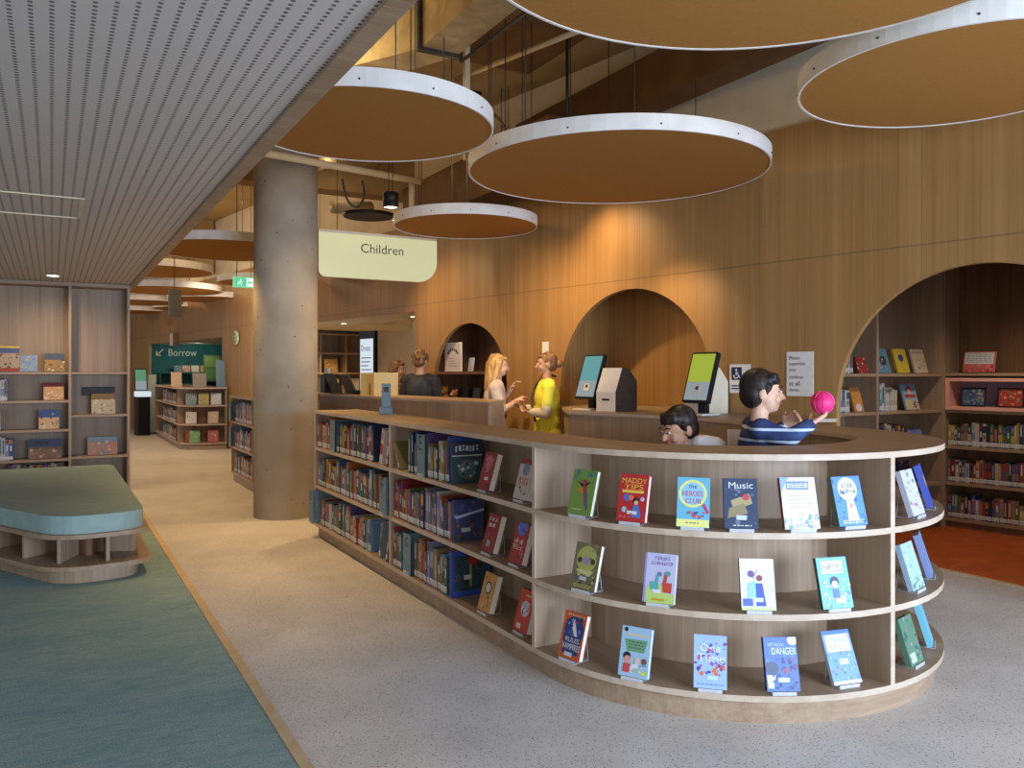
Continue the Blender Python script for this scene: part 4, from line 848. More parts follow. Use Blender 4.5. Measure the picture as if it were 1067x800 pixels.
endbook(471, Z2, .235, .19, .02, (58, 62, 96), [('s', 0, .55, 1, 1, [(70, 76, 140), (100, 110, 170)], 14, 4), ('p', [(0, .6), (1, .75), (1, .7), (.1, .55)], (170, 180, 200)), ('s', 0, 0, 1, .5, [(100, 60, 50), (60, 50, 60), (130, 90, 60)], 22, 5), ('r', .25, .22, .55, .32, (180, 180, 160))], 'blue and brown book, cover showing at the end of the middle row')
endbook(468, Z3, .26, .25, .024, (44, 70, 150), [('p', [(.08, .12), (.92, .12), (.92, .88), (.08, .88)], (40, 60, 66)), ('s', .1, .15, .9, .8, [(50, 80, 80), (120, 40, 44), (30, 44, 50)], 22, 6), ('r', .46, .2, .52, .75, (150, 130, 60)), ('r', .32, .36, .5, .46, (190, 190, 190)), ('d', .55, .8, .13, (150, 44, 44))], 'large blue book with a dark picture, cover showing at the end of the bottom row')
# lettered shelf markers
def marker(loc, theta, letter, lab, h=.25):
    t = empty('shelf_marker', loc, theta, lab, 'shelf marker', 'grey-blue shelf markers')
    b = MB(); b.box(-.058, -.012, 0, .058, -.008, h, M['signgreen']); b.box(.004, -.008, 0, .008, .2, h, M['signgreen']); b.box(-.03, -.02, 0, .03, -.012, .02, M['acrylic']); b.build('panel', t)
    b = MB(); b.text(letter, 0, h*.86, None, M['dark_grey'], y=-.0128, height=h*.13) if False else b.text(letter, 0, h*.80, .052, M['dark_grey'], y=-.0128); b.build('letter', t)
marker((XS, (yx(344.5)+yx(351))/2, Z1+.001), -PI/2, 'C', 'grey-blue shelf marker lettered C on the top shelf of the long desk')
marker((1.925, 6.858, Z3+.002), -PI/2, 'C', 'low grey-blue shelf marker poking out at the column end of the desk', .28)
marker((XS, (yx(436)+yx(444))/2, Z1+.001), -PI/2, 'E', 'grey-blue shelf marker lettered E on the top shelf', .255)
marker((XS-.035, 5.168, Z2+.001), -PI/2, 'F', 'grey-blue shelf marker lettered F on the middle shelf', .255)
marker((XS, (yx(420)+yx(431))/2, Z3+.001), -PI/2, 'G', 'grey-blue shelf marker lettered G on the bottom shelf', .255)
p = at_z(402.5, 431, 1.077); t = empty('sign_holder', p, -.5, 'grey-blue upright sign holder standing on the long desk top', 'sign holder')
b = MB(); b.rbox(-.05, -.045, 0, .05, .045, .05, M['signgreen'], .004); b.build('base_block', t)
b = MB(); b.rbox(-.035, -.012, .05, .035, .004, .235, M['signgreen'], .003); b.box(-.02, -.0135, .17, .02, -.012, .21, M['dark_grey']); b.build('panel', t)

# ---------------------------------------------------------------- the reading nook shelves
G2 = 'books shelved spine out in the nook'
nbx = Vector((math.cos(WROT+PI), math.sin(WROT+PI), 0)); nby = Vector((-nbx.y, nbx.x, 0))
def nbp(x, z, y=.03): return o_ + nbx*x + nby*y + Vector((0, 0, z))
def nrow(x0, x1, z, land, shelf, **k): row(nbp(x0, z), WROT+PI, x1-x0, land, shelf, .020, .040, .16, .225, (.12, .16), 'paperback', G2, kind='paperback', **k)
nrow(.035, .78, .739, 'the corner post', 'shelf below the pink display')
nrow(.035, .70, .413, 'the corner post', 'second lowest nook shelf')
nrow(.035, 1.05, .09, 'the corner post', 'lowest nook shelf')
nrow(.79, 1.0, .413, 'the gap', 'second lowest nook shelf')
def nface(xc, z, w, h, c, art, lab, lean=.25): 
    cover_book('picture_book', nbp(xc, z, .06), WROT+PI, w, h, .02, c, art, lab, lean, .001, 'books displayed face out in the nook')
nface(.28, 1.395, .26, .19, (190, 96, 90), [('r', .04, .4, .96, .95, (206, 206, 204)), ('w', .1, .5, .9, .9, 6, 3, (90, 100, 120)), ('s', 0, 0, 1, .35, [(170, 50, 50), (210, 120, 110)], 16, 2)], 'wide red and white book above the pink display, beside the corner post')
nface(.80, 1.395, .26, .19, (176, 70, 66), [('r', .1, .1, .9, .6, (170, 150, 110)), ('s', .1, .1, .9, .9, [(190, 90, 80), (206, 180, 150), (90, 100, 90)], 24, 4)], 'wide red book above the pink display, further from the corner post')
t = empty('display_box', nbp(.03, 1.066, .0), WROT+PI, 'pink framed display box set into the nook shelves', 'display box')
pk = col(226, 168, 150)
b = MB(); W_, H_ = 1.22, .285
b.box(0, -.01, 0, W_, .26, .03, pk); b.box(0, -.01, H_-.03, W_, .26, H_, pk); b.box(0, -.01, .03, .035, .26, H_-.03, pk); b.box(W_-.035, -.01, .03, W_, .26, H_-.03, pk); b.build('frame', t)
b = MB(); b.box(.035, .24, .03, W_-.035, .26, H_-.03, col(150, 130, 150)); b.build('back_board', t)
for k, (xc, c1, cs) in enumerate([(.22, (70, 90, 120), [(90, 140, 170), (220, 150, 110), (150, 170, 130), (206, 96, 80)]), (.52, (170, 60, 54), [(206, 120, 90), (196, 60, 60), (90, 140, 90), (220, 160, 120)]), (.84, (196, 140, 60), [(214, 170, 90), (190, 120, 60), (226, 196, 130)])]):
    cover_book('picture_book', nbp(.03+xc, 1.098, .03), WROT+PI, .20, .165, .012, K_, [('r', .04, .05, .96, .95, c1), ('s', .1, .1, .9, .9, cs, 34, k+2)], ['blue and orange square picture in the pink display, beside the corner post', 'red square picture, middle of the pink display', 'golden square picture, last one in view in the pink display'][k], .12, .002, 'square picture books in the pink display')
def arow(px0, px1, z, lab, shelf, pal=PAL, **k):
    a, c = at_Y(px0, 400, 4.53).x, at_Y(px1, 400, 4.53).x; row(Vector((a, 4.53, z)), 0, c-a, lab, shelf, .022, .042, .18, .235, (.13, .18), 'paperback', G2, kind='paperback', pal=pal, **k)
PALE = [p for p in PAL if p[0] in ('white', 'cream', 'sky blue', 'lilac', 'grey', 'blue', 'white')] + [PAL[6]]*3
arow(876, 892, 1.39, 'the arch', 'higher nook side shelf', PALE); arow(873, 889, 1.065, 'the arch', 'lower nook side shelf', PALE)
arow(917, 938, 1.065, 'the side upright', 'lower nook side shelf', PALE); arow(917, 944, .735, 'the side upright', 'nook side shelf behind the desk')
def aface(px, z, w, h, c, art, lab, lean=.28, tx=0): cover_book('picture_book', (at_Y(px, 400, 4.56).x, 4.56, z), tx, w, h, .018, c, art, lab, lean, .001, 'books displayed face out in the nook')
aface(900, 1.39, .13, .14, (150, 50, 44), [('s', 0, 0, 1, 1, [(226, 220, 210), (70, 40, 40), (200, 80, 70)], 18, 1)], 'small red and white book leaning by the pale spines in the nook')
aface(922.5, 1.39, .17, .22, (96, 140, 160), [('d', .55, .5, .26, (60, 66, 80)), ('s', .1, .1, .9, .6, [(206, 206, 196), (60, 80, 110), (170, 110, 80)], 18, 2)], 'blue-green book on the higher nook shelf against the side upright')
aface(942.5, 1.39, .17, .22, (206, 180, 60), [('d', .5, .62, .2, (60, 70, 140)), ('s', .1, .1, .9, .5, [(220, 200, 110), (170, 150, 50)], 12, 3)], 'yellow book with a blue emblem on the higher nook shelf')
aface(961, 1.39, .18, .22, (206, 190, 160), [('z', .5, .86, .8, 6, (120, 110, 100), .08), ('s', .1, .15, .9, .65, [(170, 120, 90), (120, 140, 110), (196, 150, 130)], 16, 4)], 'beige book on the higher nook shelf beside the corner post')
aface(896, 1.065, .12, .21, (206, 140, 66), [('s', 0, .1, 1, 1, [(226, 170, 100), (180, 100, 60)], 14, 5), ('d', .5, .15, .3, (220, 210, 210))], 'orange book leaning beside pale spines on the lower side shelf')
aface(952, 1.065, .19, .23, (130, 176, 206), [('r', 0, 0, 1, .4, (206, 190, 150)), ('d', .5, .78, .2, (190, 70, 50)), ('d', .5, .7, .14, (226, 190, 160)), ('r', .1, .48, .9, .6, (190, 70, 56)), ('s', .05, .05, .95, .36, [(60, 60, 70), (226, 226, 226)], 16, 6)], 'light blue book with a red-haired face on the lower side shelf')
aface(957, .735, .2, .16, (120, 130, 190), [('r', 0, 0, 1, .5, (214, 170, 140)), ('s', 0, .1, 1, .9, [(90, 100, 160), (226, 200, 190)], 14, 7)], 'blue and peach book low on the side shelf behind the desk top')
aface(946, .41, .17, .21, (60, 50, 80), [('s', 0, 0, 1, 1, [(206, 90, 50), (120, 90, 170), (214, 190, 200)], 20, 8)], 'dark purple and orange book beneath the desk top at the nook side')

# ---------------------------------------------------------------- the tall bookcase on the far side
def lface(px, z, w, h, c, art, lab, lean=.2): cover_book('picture_book', (at_Y(px, 400, 10.60).x, 10.62, z), 0, w, h, .02, c, art, lab, lean, .001, 'books displayed on the tall bookcase')
brn = [(190, 160, 120), (120, 80, 60), (206, 190, 160), (90, 70, 60)]
lface(6.5, 1.405, .25, .29, (170, 150, 130), [('r', 0, .72, 1, .92, (70, 90, 130)), ('r', 0, .92, 1, 1, (206, 180, 80)), ('r', 0, 0, 1, .14, (150, 66, 50)), ('s', 0, .15, 1, .7, brn, 26, 1)], 'large illustrated book with a blue band, top shelf of the tall bookcase')
lface(30, 1.405, .17, .19, (130, 150, 180), [('s', 0, 0, 1, 1, [(206, 206, 190), (90, 120, 170), (196, 180, 110)], 26, 2)], 'small pale blue book on the top shelf of the tall bookcase')
lface(57, 1.405, .20, .21, (150, 120, 70), [('r', 0, .65, 1, 1, (60, 72, 100)), ('s', 0, .05, 1, .65, [(214, 206, 190), (180, 130, 60), (70, 60, 50)], 22, 3)], 'small brown and navy book, beside the upright on the top shelf of the tall bookcase')
lface(56, 1.083, .20, .20, (206, 160, 110), [('r', 0, .75, 1, 1, (130, 40, 44)), ('s', 0, .05, 1, .7, [(226, 206, 180), (190, 130, 80)], 18, 4)], 'orange and maroon book on the second shelf of the tall bookcase')
lface(51, .755, .20, .22, (206, 170, 130), [('r', 0, .6, 1, 1, (90, 110, 160)), ('s', 0, .05, 1, .8, [(190, 120, 70), (226, 210, 190), (70, 80, 120)], 20, 5)], 'sandy book with a blue sky on the third shelf of the tall bookcase')
lface(47, .422, .33, .22, (120, 84, 60), [('r', 0, .6, 1, 1, (60, 70, 100)), ('s', 0, 0, 1, .55, [(150, 110, 80), (110, 76, 54), (190, 160, 130)], 26, 6), ('r', .15, .7, .6, .9, (50, 50, 56))], 'wide brown landscape book on the fourth shelf of the tall bookcase')
lface(108, .913, .25, .24, (196, 180, 150), [('r', 0, .7, 1, 1, (130, 100, 60)), ('s', 0, .05, 1, .75, [(226, 214, 190), (140, 120, 100), (206, 160, 110)], 24, 7)], 'square sandy book in front of the dark tablet on the tall bookcase')
lface(107, .436, .31, .21, (170, 130, 110), [('r', 0, .75, 1, 1, (110, 140, 160)), ('s', 0, 0, 1, .75, [(190, 110, 90), (206, 180, 150), (120, 130, 140)], 30, 8)], 'wide pinkish book on the narrow side of the tall bookcase')
t = tag((lambda b: (b.rbox(-.17, 0, 0, .17, .02, .10, M['dark_grey'], .005), b.build('tablet', loc=(at_Y(103, 400, 10.80).x, 10.80, 1.13)))[1])(MB()), 'dark flat tablet mounted at the back of the narrow bay', 'tablet')
G3 = 'books shelved on the tall bookcase'
for z, x1, nm in ((1.083, 8, 'second'), (.755, 4, 'third'), (.422, 17, 'fourth')):
    x0 = LX + 1.9; e_ = at_Y(x1, 400, 10.6).x; row(Vector((e_-.28, 10.6, z)), 0, .28, 'the edge of view', 'tall bookcase %s shelf' % nm, .025, .045, .2, .27, (.15, .2), 'book', G3, pal=PALE)
row(Vector((-.42, 10.6, .09)), 0, .55, 'the edge of view', 'shelf behind the teal bench', .025, .045, .26, .29, (.15, .2), 'book', G3)

# ---------------------------------------------------------------- low bookcase behind the column, and the island
for k, (z, nm) in enumerate(((.122, 'bottom'), (.447, 'middle'), (.772, 'top'))):
    row(Vector((2.055, 10.98, z)), -PI/2, 1.1, 'the corridor end', 'low bookcase %s shelf' % nm, 0.036, .066, .19, .25, (.15, .2), 'book', 'books on the low bookcase', zmax=.27)
    if k: marker((2.02, 11.005, z+.001), -PI/2, 'AB'[k-1], 'grey-blue shelf marker at the %s shelf of the low bookcase' % nm)
    row(Vector((2.02, 18.4, z + (.015, .03, 0)[2-k if False else (0 if k == 1 else 1 if k == 2 else 2)])), -PI/2, 2.1, 'the alcove end', 'island %s shelf' % nm, .09, .16, .2, .27, (.15, .2), 'book', 'books along the island side', zmax=.28)
def iface(px, z, c, lab, lean=.25, dx=0): 
    p = at_Y(px, 420, 15.68); cover_book('picture_book', (max(p.x, 2.20), 15.68 + max(0, 2.36-p.x)*.35, z), -.2, .18, .22, .025, c, [('s', .05, .05, .95, .95, [(220, 210, 180), (110, 90, 80), (170, 120, 70)], 12, px)], lab, lean, .001, 'books displayed on the island')
iface(196, .802, (130, 150, 150), 'grey-green book on the top island shelf'); iface(212, .802, (176, 160, 70), 'yellow-green book on the top island shelf'); iface(225, .802, (206, 206, 206), 'white book on the top island shelf')
iface(222, .462, (206, 180, 150), 'cream book alone on the middle island shelf'); iface(196, .462, (220, 214, 200), 'white book leaning on the middle island shelf')
iface(194, .122, (150, 60, 50), 'red book on the bottom island shelf'); iface(203, .122, (120, 180, 110), 'bright green book on the bottom island shelf'); iface(222, .122, (190, 90, 90), 'pink-red book on the bottom island shelf')
def board(px, py, Y, w, h, c, lab, name='display_board', rz=0):
    p = at_Y(px, py, Y); t = empty(name, (p.x, Y, 1.13), rz, lab, 'display board')
    b = MB(); b.rbox(-w/2, -.008, .0, w/2, .008, h, C(c), .004); o = b.build('panel', t); o.rotation_euler = (-.12, 0, 0)
    b = MB(); b.box(-w/2, .0, 0, w/2, .12, .006, C(c)); b.build('foot_plate', t)
    return t
board(184, 392, 16.4, .19, .28, (214, 186, 150), 'peach display board on the island top'); board(208, 392, 15.95, .24, .26, (170, 160, 140), 'patterned grey display board on the island top')
board(230, 392, 15.75, .16, .50, (110, 146, 156), 'tall blue-grey display panel at the wall end of the island')
# borrow alcove
def ay(px, py, Y=YA): return at_Y(px, py, Y)
p0_, p1_ = ay(163, 367), ay(204, 367)
t = empty('wall_lettering', (p0_.x, YA-.002, p0_.z), 0, 'cream lettering that reads Borrow with an arrow on the teal wall', 'sign')
wd = p1_.x - p0_.x
b = MB(); b.text('Borrow', wd*.66, 0, wd*.72, M['cream'], y=-.012, height=wd*.19); b.build('lettering', t)
b = MB(); u = wd*.10
for q in ([(u*1.7, u*.9), (0, -u*.8)], [(0, u*.35), (0, -u*.8), (u*1.15, -u*.8)]): b.tube([(x, -.012, z) for x, z in q], .016, M['cream'], 6)
b.build('arrow', t)
zt = ay(190, 388).z
t = empty('wall_shelf', (ay(165, 388).x, YA-.31, 0), 0, 'dark teal shelving along the back of the borrow alcove', 'shelf')
Ls = ay(233, 388).x - t.location.x
for k in range(3): b = MB(); b.box(0, 0, zt-.03-.36*k, Ls, .305, zt-.36*k, M['tealwall']); b.build('shelf_board', t)
b = MB(); b.box(0, 0, 0, Ls, .305, zt-.80, M['tealwall']); b.build('cupboard', t)
for k in range(3): b = MB(); b.box(Ls*k/2 - (.03 if k == 2 else 0), .004, zt-.80, Ls*k/2 + (.03 if k < 2 else 0), .305, zt-.03, M['tealwall']); b.build('upright', t)
for k, (px, c) in enumerate(((193, (206, 110, 60)), (202, (226, 190, 150)), (211, (214, 130, 80)), (184, (70, 90, 80)))):
    q = ay(px, 384); cover_book('picture_book', (q.x, YA-.24, zt+.001), 0, .17, .16, .03, c, [('s', 0, 0, 1, 1, [(230, 220, 190), (160, 90, 60)], 10, k)], ['orange', 'peach', 'rust', 'dark green'][k] + ' book on the shelf of the borrow alcove', .2, .001, 'books in the borrow alcove')
q = ay(221, 384, YA-.5); t = tag((lambda b: (b.box(-.19, -.012, 0, .19, .012, .62, col(84, 96, 50)), b.box(-.16, -.014, .34, .16, -.012, .58, col(112, 122, 62)), b.box(-.16, -.014, .05, .16, -.012, .28, col(90, 116, 60)), b.build('poster', loc=(q.x, YA-.5, q.z-.30)))[3])(MB()), 'olive green poster panel beside the borrow alcove edge', 'poster')
q = ay(149, 410, YA-.85); t = empty('self_service_kiosk', (q.x, YA-.85, 0), .15, 'self service screen kiosk standing in the borrow alcove', 'kiosk')
b = MB(); b.rbox(-.13, -.1, 0, .13, .25, .86, M['black'], .01); b.build('cabinet', t)
b = MB(); b.rbox(-.14, -.14, .86, .14, .2, .98, M['screen_white'], .01); b.build('scanner_tray', t)
b = MB(); b.box(-.13, -.0, 1.0, .13, .03, 1.5, M['black']); b.box(-.115, -.004, 1.02, .115, 0, 1.22, M['screen_grey']); b.box(-.115, -.004, 1.22, .115, 0, 1.48, emis('green_screen', S(110, 170, 130), .6)); o = b.build('screen', t); o.rotation_euler = (-.15, 0, 0)
q = ay(158.5, 400, YA-.3); t = empty('display_board', (q.x, YA-.3, .001), .3, 'tall cream panel standing beside the alcove kiosk', 'display board')
b = MB(); b.rbox(-.09, -.015, 0, .09, .015, 1.35, M['cream'], .006); b.build('panel', t); b = MB(); b.box(-.1, -.12, 0, .1, .12, .02, M['dark_grey']); b.build('foot_plate', t)
# ================================================================ KIOSKS, COUNTER THINGS
TH = WROT + PI
def kiosk_screen(px, py, D, upper, lower, label, h=.40, w=.24):
    p = at_W(px, py, D); p.z = 1.078; t = empty('self_checkout_screen', p, TH, label, 'screen')
    b = MB(); b.box(-w*.42, -.07, 0, w*.42, .15, .012, M['white']); b.build('base_plate', t)
    b = MB(); b.rbox(-.035, .055, .012, .035, .11, .2, M['black'], .006); b.build('neck', t)
    R = Matrix.Translation((0, -.03, .10)) @ Matrix.Rotation(-.33, 4, 'X')
    b = MB(); b.rbox(-w/2, 0, 0, w/2, .045, h, M['black'], .006, R); b.build('screen_case', t)
    b = MB(); b.box(-w/2+.014, -.002, h*.40, w/2-.014, .001, h-.016, upper, R); b.box(-w/2+.014, -.002, .016, w/2-.014, .001, h*.40, lower, R); b.build('display', t)
    b = MB(); b.box(-.03, -.0035, h*.17, .03, -.0015, h*.33, M['white'], R); b.box(-.014, -.0045, h*.24, .014, -.003, h*.31, M['dark_grey'], R); b.build('screen_icon', t)
def kiosk_box(px, py, D, label, cm='brown_case'):
    p = at_W(px, py, D); p.z = 1.078; t = empty('receipt_printer', p, TH, label, 'printer')
    w = .11
    prof = [(-.10, 0), (.16, 0), (.16, .25), (.055, .36), (-.02, .36), (-.10, .16)]   # y, z side outline
    b = MB(); vs = [(s*w, y, z) for s in (-1, 1) for y, z in prof]; n = len(prof)
    b.add(vs, [tuple(range(n))[::-1], tuple(range(n, 2*n))], M[cm])
    b.add(vs, [(i, (i+1) % n, n+(i+1) % n, n+i) for i in (1, 2)] + [(0, 1, n+1, n)], M[cm]); b.build('case', t)
    b = MB(); b.add(vs, [(i, (i+1) % n, n+(i+1) % n, n+i) for i in (3, 4, 5)], M['white']); b.build('front_cover', t)
    b = MB(); b.box(-.04, -.104, .09, .04, -.099, .105, M['black']); b.build('receipt_slot', t)
M['brown_case'] = noise_mat('dark_brown_case', S(52, 42, 36), S(62, 50, 44), 30, .5)[0]
kiosk_screen(611, 426, 4.93, M['screen_teal'], M['screen_grey'], 'self checkout screen with a teal picture on the wall counter')
kiosk_box(640, 428, 4.96, 'dark brown and white receipt box beside the teal screen')
kiosk_screen(726, 434, 4.96, M['screen_lime'], M['screen_grey'], 'self checkout screen with a lime green picture by the arch edge')
kiosk_box(733.5, 434, 5.22, 'cream receipt box half hidden behind the lime green screen', 'cream')

# staff counter things (placed on the counter top at z 1.15)
def scp(px, dz=0): # a point over the middle of the staff counter under image column px
    best = min((abs(at_d(px, 400, d/50).x - (3.42 + (3.0-3.42)*((at_d(px, 400, d/50).y-6.08)/3.5))), d/50) for d in range(280, 800)); q = at_d(px, 400, best[1]); return Vector((q.x, q.y, 1.15 + dz))
def easel(px, w, h, c, label, rz, lean=.35):
    p = scp(px, .001); t = empty('counter_display', p, rz, label, 'display stand')
    b = MB(); b.rbox(-w/2, -.006, 0, w/2, .006, h, C(c), .004); o = b.build('panel', t); o.rotation_euler = (-lean, 0, 0)
    b = MB(); b.box(-w/2, 0, 0, w/2, .10, .006, C(c)); b.build('foot_plate', t)
    b = MB(); b.tube([(0, .1, .004), (0, .03 + math.tan(lean)*h*.5, h*.5)], .005, M['dark_grey'], 6); b.build('strut', t)
easel(352, .20, .27, (120, 116, 96), 'grey-brown display stand facing away, nearest the column on the staff counter', 1.9, .5)
easel(367, .20, .26, (110, 108, 92), 'grey-brown display stand second along the staff counter', 1.9, .5)
easel(385, .20, .25, (206, 184, 128), 'cream screen back tilted on the staff counter, behind the other cream one', PI-.3, .18)
easel(402, .26, .25, (214, 194, 140), 'wide cream screen back on the staff counter behind the sign holder', PI-.3, .16)
p = scp(340); t = empty('counter_display', p, 1.6, 'dark brochure holder with pale leaflets by the column', 'display stand')
b = MB(); b.rbox(-.09, -.05, 0, .09, .05, .22, M['black'], .006); b.build('holder', t); b = MB(); b.box(-.07, -.03, .2, .07, .0, .30, M['white']); b.build('leaflet', t)
p = scp(378); t = empty('desk_phone', p, 2.2, 'black desk phone between the display stands', 'phone')
b = MB(); b.rbox(-.08, -.09, 0, .08, .09, .05, M['black'], .01); b.build('body', t); b = MB(); b.tube([(-.07, 0, .07), (-.06, -.05, .075), (-.06, .05, .075), (-.07, .09, .07)], .018, M['black'], 8); b.build('handset', t)

# side room seen under the long opening
def rp(px, py, D): return at_W(px, py, D)
t = empty('cube_bookcase', wpt(13.42, WALL+.08, 0), WROT-PI/2, 'open cube bookcase closing the far end of the side room', 'bookcase')
b = MB(); b.box(0, .30, 0, 2.05, .32, 2.12, M['oakv']); b.build('back_panel', t)
CZ = (.05, .40, .72, 1.05, 1.40, 1.76, 2.10)
for z in CZ: b = MB(); b.box(0, 0, z-.03, 2.05, .3, z, M['oakx']); b.build('shelf_board', t)
for x in (0, .5, 1.0, 1.5, 2.02): b = MB(); b.box(x, .004, .05, x+.03, .3, 2.07, M['oakv']); b.build('upright', t)
t = empty('lit_totem', at_W(382, 400, WALL+.75), TH, 'tall glowing white notice panel headed Dress in the side room', 'sign'); t.location.z = 0
pt = at_W(382, 353, WALL+.75).z
b = MB(); b.rbox(-.24, 0, 0, .24, .06, pt+.12, M['black'], .01); b.build('frame', t)
b = MB(); b.box(-.2, -.003, .6, .2, .001, pt, M['screen_white']); b.build('lit_panel', t)
b = MB(); b.text('Dress', -.02, pt-.14, .3, col(50, 70, 130), y=-.006)
for k in range(9): b.box(-.16, -.006, pt-.30-.06*k, .16-(k % 3)*.05, -.004, pt-.285-.06*k, col(120, 130, 150))
b.build('print', t)
b = MB(); b.box(9.55, -1.2, 0, 10.15, -.95, 2.155, M['cream']); struct(b.build('column_square', loc=NW*WALL, rot=(0, 0, WROT)))
t = empty('side_bookcase', wpt(9.5, WALL+1.3, 0), TH, 'oak shelves in the side room next to the small arch', 'bookcase')
b = MB(); b.box(0, .3, 0, .95, .32, 2.1, M['shaded_oak']); b.build('back_panel', t)
for z in (.1, .5, .9, 1.3, 1.65, 2.07): b = MB(); b.box(0, 0, z, .95, .3, z+.028, M['oakx']); b.build('shelf_board', t)
for x in (0, .92): b = MB(); b.box(x, .004, .12, x+.03, .3, 2.07, M['oakv']); b.build('upright', t)
for k, (tt, zz, c, lb) in enumerate(((.75, 1.40, (206, 190, 170), 'pale'), (1.25, 1.40, (190, 150, 90), 'tan'), (.28, 1.05, (120, 100, 80), 'brown'), (.72, 1.05, (196, 170, 130), 'beige'), (1.28, 1.05, (226, 220, 200), 'white'), (1.7, 1.05, (214, 206, 190), 'cream'), (.28, 1.76, (226, 206, 170), 'sand-coloured'))):
    q = wpt(13.42, WALL+.08+tt, 0) - DW*(-.06); cover_book('picture_book', (q.x, q.y, zz+.001), WROT-PI/2, .26, .24, .03, c, [('s', .1, .1, .9, .9, [(120, 100, 80), (226, 210, 180)], 14, k)], lb + ' picture book on the cube bookcase in the side room', .15, .001, 'books on the cube bookcase')
# small arch niche
zs = at_W(489, 387, WALL+.15).z
t = empty('niche_shelf', wpt(7.45, WALL+.6, zs-.03), TH, 'dark shelf across the small arched niche', 'shelf')
b = MB(); b.box(-.69, -.57, 0, .69, 0, .03, M['shaded_oak']); b.build('board', t)
p = at_W(472, 386, WALL+.09); t = empty('framed_poster', (p.x, p.y, zs), TH, 'pale poster in a stand on the shelf in the small arch', 'poster')
b = MB(); b.rbox(-.17, 0, .002, .17, .012, .34, M['white'], .003); b.build('frame', t)
b = MB(); b.box(-.155, -.002, .02, .155, .001, .325, col(206, 196, 192)); b.build('paper', t)
b = MB()
for k in range(7): a = PI*(.12 + .76*k/6); b.box(-.012, -.004, -.018, .012, -.001, .018, col(90, 70, 74), Matrix.Translation((.10*math.cos(a), 0, .19+.07*math.sin(a))) @ Matrix.Rotation(PI/2-a, 4, 'Y'))
for k in range(4): b.box(-.09, -.004, .06+.03*k, .09-.02*k, -.001, .066+.03*k, col(120, 110, 120))
b.build('print', t)
for k, (px, h, c, lb) in enumerate(((490, .16, (196, 196, 206), 'pale'), (512, .2, (190, 184, 180), 'cream'))):
    p = at_W(px, 386, WALL+.2); cover_book('leaflet', (p.x, p.y, zs), TH, .1, h, .006, c, [('s', .1, .1, .9, .9, [(120, 120, 140), (226, 226, 226)], 8, k)], lb + ' leaflet standing on the shelf of the small arch', .15, .001, 'leaflets in the small arch', pages=False)
# soft toys and leaflets in the lower part of the small arch, on a ledge
t = empty('niche_ledge', wpt(7.45, WALL+.6, .95), TH, 'low ledge inside the small arched niche', 'shelf')
b = MB(); b.box(-.69, -.53, 0, .69, 0, .03, M['shaded_oak']); b.build('board', t); b = MB(); b.box(-.69, -.50, -.95, .69, -.47, 0, M['oakv']); b.build('front_panel', t)
M['plush'] = noise_mat('brown_plush', S(150, 104, 58), S(186, 138, 84), 120, .95, bump=.6, spec=.05)[0]
def plush(px, label, k=1.0, m='plush'):
    p = at_W(px, 410, WALL+.16); t = empty('soft_toy', (p.x, p.y, .98), TH, label, 'soft toy', 'soft toys in the small arch')
    b = MB(); b.ball((0, 0, .085*k), (.065*k, .055*k, .085*k), M[m])
    for s in (-1, 1): b.ball((s*.055*k, -.05*k, .03*k), (.028*k, .05*k, .028*k), M[m], 12, 8); b.ball((s*.07*k, -.03*k, .10*k), (.022*k, .024*k, .05*k), M[m], 12, 8)
    b.build('body', t)
    b = MB(); b.ball((0, -.01*k, .20*k), (.055*k, .05*k, .05*k), M[m]); b.ball((0, -.055*k, .19*k), (.026*k, .024*k, .02*k), M['cream'], 12, 8)
    for s in (-1, 1): b.ball((s*.045*k, 0, .245*k), (.02*k, .012*k, .02*k), M[m], 10, 8)
    b.build('head', t)
    b = MB()
    for s in (-1, 1): b.ball((s*.02*k, -.055*k, .212*k), .006*k, M['black'], 8, 6)
    b.ball((0, -.078*k, .196*k), .008*k, M['black'], 8, 6); b.build('face', t)
plush(464, 'brown plush bear sitting in the small arch beside the dark jacket'); plush(474, 'second brown plush bear in the small arch, nearer the blond woman', .85)
for k, (px, c, lb) in enumerate(((460, (206, 206, 200), 'white'), (482, (110, 116, 96), 'olive'), (494, (160, 160, 150), 'grey'))):
    p = at_W(px, 408, WALL+.36); cover_book('leaflet', (p.x, p.y, .98), TH, .14, .24, .008, c, [('s', .1, .1, .9, .9, [(80, 80, 80), (226, 220, 206)], 12, k)], lb + ' folder standing low in the small arch', .2, .001, 'folders in the small arch', pages=False)
